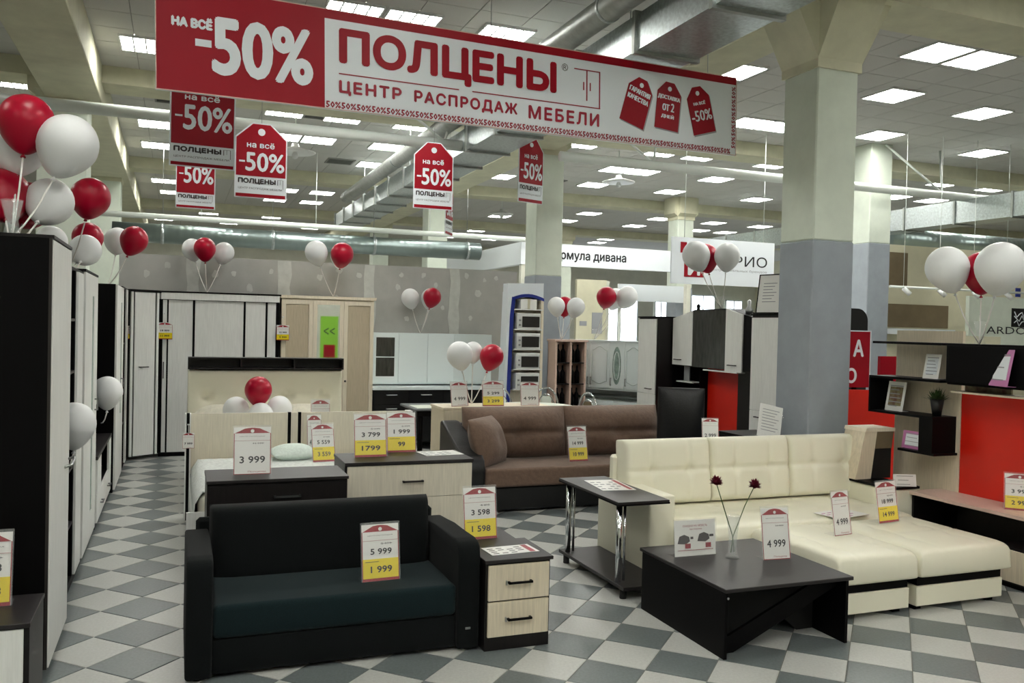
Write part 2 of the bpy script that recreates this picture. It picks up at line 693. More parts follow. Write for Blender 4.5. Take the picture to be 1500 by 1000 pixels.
def column(x0, y0, sx, sy, zchange, zhead=4.6, fl=.12):
    o = bpy.data.objects.new('wall_column', None)
    COL.objects.link(o)
    o.location = (x0, y0, 0)
    struct(o)
    mb = MB()
    mb.bbox(0, 0, zchange, sx, sy, min(CEIL, zhead + 0.35), 0.012, 1, smooth=False)
    mb.build('column_shaft', 'column_white', o)
    if zchange > 0.01:
        mb = MB()
        mb.bbox(-.003, -.003, 0, sx + .003, sy + .003, zchange, 0.012, 1, smooth=False)
        mb.build('column_dado', 'column_blue', o)
    if fl <= 0:
        return o
    mb = MB()
    cx, cy = sx / 2, sy / 2
    a = [(-.02, zhead + .12), (sx + .02, zhead + .12), (sx + .02, zhead + .2), (sx + fl, CEIL - .42), (sx + fl, CEIL), (-fl, CEIL), (-fl, CEIL - .42), (-.02, zhead + .2)]
    mb.prism(a, -.02, sy + .02)
    T = Matrix(((0, 1, 0, 0), (1, 0, 0, 0), (0, 0, 1, 0), (0, 0, 0, 1)))
    a2 = [(-.016, zhead + .125), (sy + .016, zhead + .125), (sy + .016, zhead + .2), (sy + fl, CEIL - .42), (sy + fl, CEIL - .003), (-fl, CEIL - .003), (-fl, CEIL - .42), (-.016, zhead + .2)]
    mb.prism(a2, -.017, sx + .017, T)
    mb.build('column_head', 'beam', o)
    return o


column(5.32, 6.28, .46, .46, 2.68, 4.1, .34)
column(5.55, 13.3, .48, .48, 2.70)
column(5.65, 20.4, .5, .5, 2.70)
column(-1.81, 13.25, .62, .55, 0.0)
column(-1.75, 20.2, .58, .55, 0.0)
column(11.62, 12.25, .5, .5, 3.50, 5.0, 0.0)
column(12.1, 19.45, .48, .48, 2.95)
column(18.2, 20.2, .5, .5, 2.7)
column(12.1, 27.0, .5, .5, 2.7)
column(5.7, 27.0, .5, .5, 2.7)
k_ = 1
for (x0, x1) in ((-1.72, -1.02), (5.27, 5.85)):
    o = bpy.data.objects.new('trim_%d' % k_, None)
    COL.objects.link(o)
    struct(o)
    B('ceiling_beam', 'beam', o, x0, -5.9, CEIL - .5, x1, 35.9, CEIL, .01)
    k_ += 1
for y0 in (6.15, 13.2, 20.3, 27.2):
    o = bpy.data.objects.new('trim_%d' % k_, None)
    COL.objects.link(o)
    struct(o)
    mb = MB()
    d_ = 0.42 if y0 < 7 else 0.24
    for (a, b) in ((-5.95, -1.72), (-1.02, 5.27), (5.85, 26.95)):
        mb.box(a, y0, CEIL - d_, b, y0 + .62, CEIL)
    mb.build('ceiling_beam', 'beam', o)
    k_ += 1

# plasterboard partition behind the wardrobes
part = bpy.data.objects.new('wall_back', None)
COL.objects.link(part)
struct(part)
part.location = (-0.76, 12.98, 0)
xs = [0, .96, 2.21, 3.46, 4.81, 5.86]
for a, b in zip(xs[:-1], xs[1:]):
    B('plasterboard_panel', 'drywall', part, a + .003, 0, 0, b - .003, .09, 2.72)
rnd = random.Random(3)
for i, x in enumerate(xs[1:-1]):
    pts = []
    wl, wr = [], []
    for k in range(15):
        z = 2.715 * k / 14
        wl.append((x - .085 - rnd.uniform(-.02, .02), z))
        wr.append((x + .085 + rnd.uniform(-.02, .02), z))
    mb = MB()
    mb.prism(wl + wr[::-1], -.004, .0)
    mb.build('filled_joint', 'plaster', part)
dab = None
for (x, z) in ((.35, 2.45), (.62, 2.58), (1.5, 2.5), (1.72, 2.3), (2.02, 2.55), (2.72, 2.5), (2.95, 2.2), (3.0, 2.62), (3.3, 2.55), (3.95, 2.58), (4.3, 2.6), (4.5, 2.45), (4.62, 2.1),
               (5.0, 2.62), (5.2, 2.35), (5.3, 2.56), (5.08, 1.95), (2.6, 1.95), (4.05, 1.92), (1.25, 1.98 + .5), (5.5, 2.6), (3.9, 2.4)):
    mb = MB()
    pts = []
    r0 = rnd.uniform(.03, .055)
    for k in range(11):
        t = 2 * PI * k / 11
        r = r0 * rnd.uniform(.7, 1.2)
        pts.append((x + r * math.cos(t), z + r * 1.15 * math.sin(t)))
    mb.prism(pts, -.003, .0)
    mb.build('filler_patch', 'plaster', part)

# ================================================================== CEILING LAMPS
def make_panel():
    t = thing('ceiling_lamp', 'x', 'lamp', (0, 0, CEIL))
    mb = MB()
    a = .31
    mb.box(-a, -a, -.03, -a + .02, a, 0).box(a - .02, -a, -.03, a, a, 0).box(-a, -a, -.03, a, -a + .02, 0).box(-a, a - .02, -.03, a, a, 0)
    mb.build('frame', 'appliance_white', t)
    B('diffuser', 'lamp', t, -a + .02, -a + .02, -.026, a - .02, a - .02, -.018)
    mb = MB()
    for k in range(1, 4):
        x = -a + .02 + (2 * a - .04) * k / 4
        mb.box(x - .010, -a + .02, -.034, x + .010, a - .02, -.027)
    for k in range(1, 8):
        y = -a + .02 + (2 * a - .04) * k / 8
        mb.box(-a + .02, y - .004, -.033, a - .02, y + .004, -.027)
    mb.build('louvre', 'louver', t)
    return t


lamp0 = make_panel()
rows = [
    (8.0, [8.56, 9.24], 'row of square louvred lamps'), (9.68, [1.76, 2.42, 3.55, 6.84, 9.55]), (9.86, [11.5]),
    (11.95, [-.42, 8.73, 9.36, 14.0]), (11.7, [11.25]), (14.7, [-2.35, 1.60, 2.56, 3.76, 7.06, 8.75, 9.63, 11.38, 16.1, 17.6]),
    (16.68, [-.4, 1.80, 2.44, 3.74, 6.6, 8.80, 9.44, 11.34, 16.6, 17.8]),
    (18.7, [-.42, 3.89, 6.86, 9.25, 11.38, 13.97]), (23.4, [-.36, 2.6, 3.54, 11.47, 13.9, 15.87, 17.66]),
    (25.4, [-.19, 2.53, 3.54, 9.34, 11.62, 14.12, 16.62, 17.7]), (29.7, [.89, 2.86, 10.06, 15.35]), (31.1, [.97, 3.15, 10.03, 15.61]),
    (32.3, [-.5, 1.66, 4.5, 9.77, 11.53]),
    # further lamps continuing the grid, added around and behind the camera for their light
    (4.3, [-.4, 2.4, 7.4]), (1.2, [-3.6, -.4, 2.4, 4.4, 7.4, 10.4]), (-1.0, [-3.6, -.4, 2.4, 4.4, 7.4, 10.4]), (-3.2, [-.4, 2.4, 4.4, 7.4]), (-5.2, [2.4, 7.4]), (6.0, [-3.6, 9.5]), (2.0, [12.0]),
    (8.0, [14.0, 18.0]), (12.0, [17.8, -4.2]), (21.6, [16.0, 22.0]), (16.7, [22.0])]
lab = {}
first = True
seen = []
for row in rows:
    y, xs_ = row[0], row[1]
    for x in xs_:
        seen.append((x, y))
NEAR = {(8.56, 8.0): 'large square louvred lamp at the upper right, left one of the nearest pair',
        (9.24, 8.0): 'large square louvred lamp at the upper right, right one of the nearest pair',
        (9.55, 9.68): 'square louvred lamp touching the right edge of the blue-grey column',
        (11.5, 9.86): 'square louvred lamp below the nearest pair at the upper right',
        (11.25, 11.7): 'narrow louvred lamp right of the column, under two brighter lamps',
        (14.0, 11.95): 'small louvred lamp near the right edge, third downward from the nearest pair',
        (1.76, 9.68): 'bright square lamp above the big banner, left one of two side by side',
        (2.42, 9.68): 'bright square lamp above the big banner, right one of two side by side',
        (3.55, 9.68): 'bright square lamp peeking over the middle of the big banner',
        (6.84, 9.68): 'bright square lamp above the right end of the big banner',
        (-.42, 11.95): 'bright square lamp just left of the red end of the banner',
        (-2.35, 14.7): 'bright square lamp at the left edge above the red balloons',
        (8.73, 11.95): 'bright lamp just left of the column top, left one of two',
        (9.36, 11.95): 'bright lamp half hidden by the top of the blue-grey column'}
ORD = ['', 'second ', 'third ', 'fourth ', 'fifth ', 'sixth ', 'seventh ', 'eighth ', 'ninth ', 'tenth ']
far_rows = sorted(set(y for x, y in seen if y > 14))
FAR = {}
for ri, yy in enumerate(far_rows):
    vis_ = sorted([(px((x, y, CEIL))[0], x) for x, y in seen if y == yy and px((x, y, CEIL)) and -10 < px((x, y, CEIL))[0] < 1510])
    for i, (_, x) in enumerate(vis_):
        FAR[(x, yy)] = 'small bright square lamp, %sleftmost in the %slamp row beyond the banner' % (ORD[i], ORD[ri] if ri else 'nearest ')
for (x, y) in seen:
    o = lamp0 if first else copy_tree(lamp0)
    first = False
    o.location = (x, y, CEIL)
    q = px((x, y, CEIL))
    vis = q and -10 < q[0] < 1510 and 0 < q[1] < 1000
    if (x, y) in NEAR:
        o['label'] = NEAR[(x, y)]
    elif vis:
        o['label'] = FAR.get((x, y), 'small louvred lamp at the right edge, left of none other in its row')
        o['group'] = 'far square ceiling lamps'
    else:
        o['label'] = 'added square louvred ceiling lamp outside the picture'
        o['group'] = 'added ceiling lamps out of view'


def pendant(x, y, z, lab_):
    t = thing('pendant_lamp', lab_, 'lamp', (x, y, z))
    MB().lathe([(.0, .12), (.05, .11), (.07, .05), (.32, -.02), (.30, -.04), (.1, -.02), (.0, -.02)], 20).build('shade', 'appliance_white', t)
    MB().cyl((0, 0, .1), (0, 0, CEIL - z), .008, 6).build('cord', 'pipe_white', t)
    MB().lathe([(0, -.14), (.04, -.12), (.05, -.08), (.03, -.03)], 12).build('bulb', 'appliance_white', t)


pendant(1.69, 14.0, 4.53, 'white saucer pendant lamp right of the notched hanging tag')
pendant(7.97, 15.0, 4.72, 'white saucer pendant lamp beneath the right half of the banner')
pendant(8.15, 22.0, 4.9, 'small pale pendant lamp far behind the rotated hanging tag')
for i, (x, y, n2) in enumerate(((2.2, 14.7, 'between two bright lamps below the banner lettering'), (.3, 11.9, 'right of the lamp beside the red banner end'), (-.1, 14.7, 'left of the framed red tag'),
                               (1.35, 18.7, 'left of the pendant lamp'), (3.2, 18.7, 'left of the grey duct'), (8.2, 18.8, 'beside the lamp right of the second column'), (6.2, 23.4, 'far back left of the second column'))):
    t = thing('ceiling_vent', 'dark square ceiling vent ' + n2, 'vent', (x, y, CEIL))
    mb = MB()
    mb.box(-.29, -.29, -.02, .29, -.26, 0).box(-.29, .26, -.02, .29, .29, 0).box(-.29, -.26, -.02, -.26, .26, 0).box(.26, -.26, -.02, .29, .26, 0)
    mb.build('frame', 'ceiling_grid', t)
    B('grille_back', 'vent_dark', t, -.26, -.26, -.006, .26, .26, -.002)
    for k in range(5):
        B('slat', 'vent_dark', t, -.26, -.2 + .1 * k - .02, -.018, .26, -.2 + .1 * k + .02, -.008)

# ================================================================== DUCTS AND PIPES
t = thing('ventilation_duct', 'long rectangular galvanised duct receding under the ceiling behind the banner', 'duct', (3.75, 5.0, 4.3))
L_ = 17.6
k = 0
y = -9.0
while y < L_:
    B('duct_section', 'galvanised', t, 0, y + .02, 0, .62, min(L_, y + 1.2) - .02, .32)
    y += 1.2
y = -9.0
while y < L_ + .1:
    B('flange', 'duct_foil', t, -.03, y - .025, -.03, .65, y + .025, .35)
    y += 1.2
for y in range(-6, 18, 4):
    for x in (.05, .57):
        MB().cyl((x, y, .32), (x, y, CEIL - 4.3), .006, 6).build('hanger_rod', 'steel', t)
t = thing('round_duct', 'thick grey round duct running just left of the rectangular galvanised duct', 'duct', (3.575, 5.0, 4.715))
MB().cyl((0, -9, 0), (0, 15.0, 0), .125, 24).build('pipe_body', 'duct_foil', t)
for y in (-6, -2, 2, 6, 10, 14.6):
    MB().cyl((0, y - .02, 0), (0, y + .02, 0), .131, 24).build('strap', 'galvanised', t)
t = thing('round_duct', 'shiny spiral duct crossing above the plasterboard partition', 'duct', (-1.2, 18.4, 3.50))
MB().cyl((0, 0, 0), (7.5, 0, 0), .19, 28).build('pipe_body', 'spiral_metal', t)
for x in (.9, 3.0, 5.1, 7.2):
    st = MB().cyl((x - .03, 0, 0), (x + .03, 0, 0), .20, 28).build('strap', 'galvanised', t)
    MB().cyl((x, 0, .19), (x, 0, CEIL - 3.5), .008, 6).build('hanger_rod', 'steel', st)
t = thing('round_duct', 'shiny spiral duct at the right edge behind the balloons', 'duct', (14.3, 14.6, 3.92))
MB().cyl((0, 0, 0), (6, 0, 0), .25, 28).build('pipe_body', 'spiral_metal', t)
t = thing('ventilation_duct', 'rectangular galvanised duct at the right between the second column and frame edge', 'duct', (13.5, 8.5, 3.95))
y = 0
while y < 12:
    B('duct_section', 'galvanised', t, 0, y + .02, 0, .5, y + 1.18, .42)
    y += 1.2
for k in range(11):
    B('flange', 'duct_foil', t, -.025, k * 1.2 - .02, -.025, .525, k * 1.2 + .02, .445)


def truss_pipe(x0, x1, y, z, r, lab_, ties, wide=True):
    t = thing('ceiling_pipe', lab_, 'pipe', (x0, y, z))
    MB().cyl((0, 0, 0), (x1 - x0, 0, 0), r, 20).build('tube', 'pipe_white', t)
    for x in ties:
        mb = MB()
        if wide:
            mb.cyl((x - x0, 0, r * .5), (x - x0 - 1.0, .35, CEIL - z - .02), .02, 8).cyl((x - x0, 0, r * .5), (x - x0 + .30, .35, CEIL - z - .02), .02, 8)
        else:
            mb.cyl((x - x0, 0, r * .5), (x - x0, .0, CEIL - z - .02), .008, 6)
        mb.build('brace', 'pipe_white', t)


truss_pipe(-2.4, 4.1, 11.85, 4.4, .075, 'white tubular rail behind the hanging tags left of the second column', (3.50,))
truss_pipe(5.3, 17.5, 11.85, 4.4, .075, 'white tubular rail passing behind the blue-grey column to the right edge', (6.9, 12.9))
truss_pipe(-1.6, 7.2, 17.9, 3.78, .055, 'thin white rail above the spiral duct over the partition', (.4, 2.6, 5.0), False)
t = thing('cable_tray', 'pale horizontal tray strip beneath the spiral duct', 'tray', (-1.0, 18.6, 3.02))
MB().box(0, 0, 0, 8.2, .2, .02).box(0, 0, 0, 8.2, .01, .07).build('tray', 'wall_paint', t)

# ================================================================== FURNITURE HELPERS
def bar_handle(parent, x, z, length, m='handle_dark', vertical=False, y=-.018, r=.006, out=.028):
    mb = MB()
    if vertical:
        mb.box(x - r, y - out, z - length / 2, x + r, y - out + .01, z + length / 2)
        mb.box(x - r, y - out, z - length / 2, x + r, y, z - length / 2 + .012).box(x - r, y - out, z + length / 2 - .012, x + r, y, z + length / 2)
    else:
        mb.box(x - length / 2, y - out, z - r, x + length / 2, y - out + .01, z + r)
        mb.box(x - length / 2, y - out, z - r, x - length / 2 + .012, y, z + r).box(x + length / 2 - .012, y - out, z - r, x + length / 2, y, z + r)
    return mb.build('handle', m, parent)


def door(parent, x0, x1, z0, z1, m, handle=None, name='door', hm='handle_dark', g=.002, y=-.018, bev=.002):
    mb = MB()
    mb.bbox(x0 + g, y, z0 + g, x1 - g, -.001, z1 - g, bev, 1, smooth=False)
    d = mb.build(name, m, parent)
    if handle:
        bar_handle(d, handle[0], handle[1], handle[2], hm, len(handle) > 3 and handle[3], y)
    return d


def glass_door(parent, x0, x1, z0, z1, m, gm, gx, gz, handle=None, hm='handle_dark'):
    """framed door with a glass field gx=(a,b) gz=(c,d)"""
    mb = MB()
    y0, y1 = -.018, -.001
    mb.box(x0 + .002, y0, z0, gx[0], y1, z1).box(gx[1], y0, z0, x1 - .002, y1, z1).box(gx[0], y0, z0, gx[1], y1, gz[0]).box(gx[0], y0, gz[1], gx[1], y1, z1)
    d = mb.build('door', m, parent)
    B('glass', gm, d, gx[0], y0 + .006, gz[0], gx[1], y0 + .010, gz[1])
    if handle:
        bar_handle(d, handle[0], handle[1], handle[2], hm, len(handle) > 3 and handle[3], y0)
    return d


def carcass(parent, w_, d_, h_, m='wenge', plinth=.0, t=.018, back=True, name='body', closed=True):
    mb = MB()
    if closed:
        mb.bbox(0, 0, plinth, w_, d_, h_, .002, 1, smooth=False)
    else:
        mb.box(0, 0, 0, t, d_, h_).box(w_ - t, 0, 0, w_, d_, h_).box(t, 0, h_ - t, w_ - t, d_, h_).box(t, 0, plinth, w_ - t, d_, plinth + t)
        if back:
            mb.box(t, d_ - .008, plinth + t, w_ - t, d_, h_ - t)
    return mb.build(name, m, parent)


LR = PI / 2   # fronts of the left-hand row look to the right

# ================================================================== LEFT ROW
W1 = .80
t = thing('wardrobe', 'tall black-sided wardrobe with white doors filling the left edge', 'wardrobe', (-.60, 4.86, 0), LR)
carcass(t, W1, .58, 2.22, 'black_lam', .05)
B('plinth', 'black_gap', t, .01, .02, 0, W1 - .01, .56, .05)
B('edge_strip', 'handle_dark', t, 0, -.012, .05, .016, .002, 2.22)
B('top_board', 'wenge', t, 0, -.02, 2.22, W1, .58, 2.236)
door(t, .018, W1, .05, 2.215, 'white_wood')
d = t.children[-1]
mb = MB()
mb.tube([(.76, -.018, 1.0), (.76, -.05, 1.01), (.73, -.055, 1.0), (.61, -.05, .985), (.58, -.018, .98)], .008)
mb.build('handle', 'steel', d)

t = thing('shelf_unit', 'tall black open shelf unit with narrow white door behind the first wardrobe', 'shelf', (-.65, 6.0, 0), LR)
mb = MB()
mb.box(0, 0, 0, .018, .42, 2.16).box(.55, 0, 0, .568, .42, 2.16).box(0, .41, 0, .568, .42, 2.16).box(0, 0, 2.142, 1.08, .42, 2.16).box(0, 0, .0, .568, .42, .06)
mb.box(.568, .0, 0, 1.08, .42, 2.142)
mb.build('body', 'black_lam', t)
for z in (.42, .80, 1.45, 1.8):
    B('shelf', 'wenge_top', t, .018, .0, z, .55, .41, z + .018)
door(t, .57, .92, .06, 2.14, 'white_wood', (.88, 1.0, .12, True), hm='steel')

t = thing('glass_cabinet', 'tall white cabinet with a narrow frosted glass strip and black side', 'cabinet', (-.655, 7.10, 0), LR)
carcass(t, 1.08, .42, 2.17, 'black_lam', .0)
B('top_board', 'black_lam', t, 0, -.02, 2.17, 1.08, .42, 2.186)
glass_door(t, 0.02, 1.08, .03, 2.165, 'white_wood', 'glass_frost', (.60, .76), (.25, 2.0), (.9, 1.1, .1, True), 'steel')
t = thing('media_unit', 'low white drawer unit with black top shelf and open niche along the left row', 'cabinet', (-.64, 8.19, 0), LR)
mb = MB()
mb.box(0, 0, 0, 1.66, .45, .30).box(0, .43, .3, 1.66, .45, 2.18).box(0, 0, .3, .02, .45, .62).box(1.64, 0, .3, 1.66, .45, .62)
mb.build('body', 'black_lam', t)
B('top_board', 'wenge_top', t, 0, -.02, .60, 1.66, .45, .63)
for k in range(2):
    door(t, .825 * k + .01, .825 * k + .82, .05, .30, 'white_wood', (.825 * k + .41, .17, .14), name='drawer', hm='steel')
B('front_post', 'white_wood', t, .02, -.018, .3, .42, .0, .6)
B('front_post', 'white_wood', t, 1.36, -.018, .3, 1.65, .0, .6)
t = thing('glass_cabinet', 'tall cabinet with black side facing us, farthest unit of the left row before the corner', 'cabinet', (-.605, 9.87, 0), LR)
carcass(t, 1.22, .48, 2.18, 'black_lam', .0)
glass_door(t, 0.01, 1.22, .03, 2.175, 'white_wood', 'glass_frost', (.72, .90), (.75, 2.0), (.8, 1.1, .1, True), 'steel')
t = thing('filler_shelf', 'slim black open-fronted unit between the left row and corner wardrobe', 'shelf', (-.60, 11.10, 0), LR)
carcass(t, .85, .45, 2.2, 'black_lam', .0, closed=False)
for z in (.5, 1.0, 1.5):
    B('shelf', 'black_lam', t, .018, .02, z, .83, .44, z + .018)
B('post', 'white_wood', t, .55, -.018, .04, .78, 0, 2.18)

# corner wardrobe, slightly slanted face
ang = math.atan2(12.33 - 12.04, -.235 + .53)
t = thing('corner_wardrobe', 'white corner wardrobe with slanted face and black edge strips at the aisle end', 'wardrobe', (-.56, 12.05, 0), .62)
carcass(t, .40, .35, 2.2, 'black_lam', .04)
door(t, .05, .345, .05, 2.17, 'white_wood', (.18, 1.2, .13), hm='handle_dark')
B('edge_strip', 'white_wood', t, 0, -.02, .05, .03, 0, 2.17)
B('edge_strip', 'white_wood', t, .365, -.02, .05, .395, 0, 2.17)
B('top_board', 'black_lam', t, -.02, -.03, 2.17, .42, .35, 2.2)

t = thing('sliding_wardrobe', 'wide white sliding-door wardrobe with black stiles at the end of the aisle', 'wardrobe', (-.215, 12.35, 0))
carcass(t, 1.54, .55, 2.19, 'black_lam', .0)
B('plinth', 'black_lam', t, 0, -.02, 0, 1.54, 0, .05)
B('pelmet', 'white_wood', t, .01, -.05, 2.09, 1.53, -.001, 2.18)
B('top_board', 'black_lam', t, -.01, -.055, 2.18, 1.55, .55, 2.2)
xs_ = [.02, .42, 1.07, 1.36, 1.50]
for i in range(4):
    d = door(t, xs_[i] + .012, xs_[i + 1] - .012, .055, 2.085, 'white_wood')
    if i == 0:
        B('edge_strip', 'black_lam', d, .085, -.021, .055, .105, -.018, 2.085)
        bar_handle(d, .05, 1.15, .22, 'handle_dark', True)
for x in (.0, .42, 1.07, 1.36, 1.51):
    B('stile', 'black_lam', t, x - .011, -.024, .05, x + .011, -.002, 2.09)

t = thing('mirror_wardrobe', 'cream three-door wardrobe with a mirror in its middle door', 'wardrobe', (1.345, 12.36, 0))
carcass(t, 1.30, .54, 2.16, 'cream_wood', .0)
mb = MB()
mb.prism([(-.02, 2.16), (1.32, 2.16), (1.33, 2.2), (-.03, 2.2)], -.04, .54)
mb.build('cornice', 'cream_wood', t)
for i in range(3):
    x0, x1 = .005 + i * .432, .005 + (i + 1) * .432 - .004
    mb = MB()
    mb.box(x0, -.022, .06, x0 + .055, 0, 2.14).box(x1 - .055, -.022, .06, x1, 0, 2.14).box(x0 + .055, -.022, .06, x1 - .055, 0, .12).box(x0 + .055, -.022, 2.08, x1 - .055, 0, 2.14)
    d = mb.build('door', 'cream_wood', t)
    if i == 1:
        B('mirror', 'mirror', d, x0 + .055, -.012, .12, x1 - .055, -.004, 2.08)
        bar_handle(d, x0 + .03, 1.0, .1, 'steel', True, -.022)
    else:
        B('door_panel', 'door_oak', d, x0 + .06, -.010, .125, x1 - .06, -.003, 2.075)
        mb = MB()
        mb.lathe([(0, 0), (.012, .0), (.016, -.012), (.006, -.02), (0, -.022)], 10)
        bmesh.ops.transform(mb.bm, matrix=Matrix.Translation((x0 + .03, -.022, 1.0)) @ Matrix.Rotation(-PI / 2, 4, 'X'), verts=mb.bm.verts)
        mb.build('knob', 'handle_dark', d)

# ================================================================== KITCHEN ON THE PARTITION
KL = thing('kitchen_wall_units', 'run of plain white kitchen wall cabinets with glass door at left end', 'cabinet', (2.69, 12.66, .93))
carcass(KL, 1.88, .3, .77, 'kitchen_white')
glass_door(KL, 0, .40, .02, .765, 'kitchen_white', 'glass_dark', (.06, .34), (.12, .70))
B('shelf', 'kitchen_white', KL, .06, -.014, .4, .34, -.011, .415)
for a, b in ((.40, .85), (.85, 1.27), (1.27, 1.88)):
    door(KL, a, b, .02, .765, 'kitchen_white')
t = thing('kitchen_base_units', 'glossy black kitchen base cabinets under the white wall cabinets', 'cabinet', (2.66, 12.33, 0))
carcass(t, 2.6, .6, .87, 'kitchen_black', .1)
for k in range(5):
    a = .52 * k
    door(t, a, a + .52, .66, .865, 'kitchen_black', (a + .26, .80, .16), name='drawer', hm='appliance_white')
    door(t, a, a + .52, .11, .66, 'kitchen_black', (a + .26, .60, .16), hm='appliance_white')
tw = B('worktop', 'kitchen_white', None, 2.64, 12.29, .871, 5.28, 12.94, .91, .003)
tw['label'] = 'long white worktop lying on the black kitchen base cabinets'
tw['category'] = 'worktop'

t = thing('appliance_display', 'tall blue-edged display rack holding four built-in ovens', 'display', (4.62, 12.05, 0))
mb = MB()
arc = [(.06, 0), (.0, 0)]
mb.prism([(-.04, 0), (.02, 0), (.075, 2.0), (.10, 2.28), (.04, 2.28), (.01, 2.0)], 0, .24)
mb.build('side_panel', 'blue_panel', t)
MB().prism([(-.09, 0), (-.04, 0), (.01, 2.0), (.04, 2.30), (-.02, 2.36), (-.03, 2.0)], -.005, .24).build('outer_panel', 'sign_white', t)
mb = MB()
top = [(.04 + .52 * k / 8, 2.27 + .06 * math.sin(PI * k / 8)) for k in range(9)]
low = [(p[0], p[1] - .045) for p in top[::-1]]
mb.prism(top + low, -.01, .24)
mb.build('arch', 'blue_panel', t)
mb = MB()
mb.prism([(-.02, 2.30)] + [(p[0], p[1] + .002) for p in top] + [(.56, 2.50), (-.02, 2.48)], .02, .22)
mb.build('header_board', 'sign_white', t)
mb = MB()
mb.box(.52, 0, 0, .56, .24, 2.28).box(.06, .20, 0, .54, .24, 2.28)
mb.build('frame', 'cream_wood', t)
for z in (.9, 1.2, 1.5, 1.8, 2.1):
    B('shelf', 'appliance_white', t, .08, -.03, z - .015, .53, .22, z)
for k, z in enumerate((.9, 1.2, 1.5, 1.8)):
    o = thing('oven', ['white built-in oven on the lowest visible shelf of the blue display', 'white built-in oven on the second shelf from below of the blue display',
                       'white built-in oven on the third shelf from below of the blue display', 'white built-in oven on the topmost shelf of the blue display'][k], 'oven', (4.74, 12.02, z), 0, 'ovens on the blue display')
    B('body', 'appliance_white', o, 0, 0, 0, .38, .2, .24, .004)
    d = B('door', 'appliance_dark', o, .08, -.012, .03, .36, 0, .19, .003)
    B('control_panel', 'appliance_white', o, .02, -.008, .195, .36, 0, .23)
    B('knob', 'steel', o, .03, -.02, .05, .055, 0, .075)
    B('knob', 'steel', o, .03, -.02, .12, .055, 0, .145)
t = thing('carton', 'small white carton on top shelf of the blue display', 'box', (4.80, 12.04, 2.1))
B('body', 'card_white', t, 0, 0, 0, .26, .18, .15, .003)
B('tape', 'wall_beige', t, .11, -.001, 0, .15, .181, .151)

# carved white kitchen, turned towards the aisle
KA = math.atan2(-.83, .558)      # local x runs from far left to near right
t = thing('carved_kitchen_units', 'white kitchen wall cabinets with wavy carved doors and oval glass door', 'cabinet', (6.0, 12.78, .86), KA)
carcass(t, 1.30, .3, .78, 'kitchen_white')
mb = MB()
mb.box(-.01, -.03, .765, 1.31, .3, .79)
mb.build('cornice', 'kitchen_white', t)
for a, b, gl in ((0, .36, 0), (.36, .72, 0), (.72, .98, 1), (.98, 1.30, 0)):
    d = door(t, a, b, .03, .76, 'kitchen_white')
    mx = (a + b) / 2
    hw = (b - a) / 2 - .045
    if gl:
        mb = MB()
        mb.prism([(mx + hw * .9 * math.cos(2 * PI * k / 20), .395 + .30 * math.sin(2 * PI * k / 20)) for k in range(20)], -.021, -.017)
        mb.build('oval_glass', 'glass_frost', d)
        mb = MB()
        mb.tube([(mx + hw * .6 * math.cos(2 * PI * k / 20), -.023, .395 + .22 * math.sin(2 * PI * k / 20)) for k in range(21)], .006, 6)
        mb.build('moulding', 'kitchen_white', d)
    else:
        mb = MB()
        up = [(mx - hw + 2 * hw * k / 14, -.02, .66 + .03 * math.sin(k / 14 * 2 * PI * 1.0 + PI / 2) * -1) for k in range(15)]
        dn = [(mx + hw - 2 * hw * k / 14, -.02, .12 - .02 * math.sin(k / 14 * 2 * PI + PI / 2) * -1) for k in range(15)]
        mb.tube(up + dn + [up[0]], .006, 6)
        mb.build('moulding', 'moulding_grey', d)
    bar_handle(d, a + .03 if gl else (b - .03 if a < .1 else a + .03), .14, .12, 'steel', True)
t = thing('carved_base_units', 'white carved kitchen base cabinets beneath the wavy wall cabinets', 'cabinet', (5.78, 12.66, 0), KA)
carcass(t, 1.45, .55, .74, 'kitchen_white', .08)
B('backsplash', 'kitchen_white', t, 0, .5, .74, 1.45, .55, .9)
for k in range(3):
    a = .483 * k
    d = door(t, a, a + .483, .56, .73, 'kitchen_white', (a + .24, .64, .1), name='drawer', hm='steel')
    d = door(t, a, a + .483, .09, .56, 'kitchen_white', (a + .05, .48, .1, True), hm='steel')
    mb = MB()
    mb.tube([(a + .08 + .32 * q / 12, -.02, .47 + .03 * math.sin(q / 12 * PI)) for q in range(13)], .006, 6)
    mb.build('moulding', 'moulding_grey', d)
o = B('worktop', 'worktop', None, 0, 0, 0, 1.5, .6, .035, .004)
o.location = (5.74, 12.64, .742)
o.rotation_euler = (0, 0, KA)
o['label'] = 'mottled grey worktop on the carved white base cabinets'
o['category'] = 'worktop'

t = thing('bookcase', 'pinkish open bookcase with dark bottles left of the carved kitchen', 'shelf', (5.46, 12.2, 0))
mb = MB()
mb.box(0, 0, 0, .03, .3, 1.62).box(.50, 0, 0, .53, .3, 1.62).box(.25, 0, 0, .28, .3, 1.62).box(0, .28, 0, .53, .3, 1.62).box(-.02, -.02, 1.62, .55, .3, 1.65)
mb.build('body', 'pink_oak', t)
for z in (.1, .6, .95, 1.28):
    B('shelf', 'wenge', t, .03, .01, z, .50, .28, z + .015)
k = 0
for z in (.615, .965, 1.295):
    for x in (.09, .18, .34, .43):
        k += 1
        o = thing('bottle', 'dark brown bottle standing in the pinkish open bookcase', 'bottle', (5.46 + x, 12.32, z), 0, 'dark bottles in the bookcase')
        MB().lathe([(0, 0), (.038, 0), (.038, .17), (.015, .22), (.015, .28), (0, .28)], 10).build('body', 'black_lam', o)

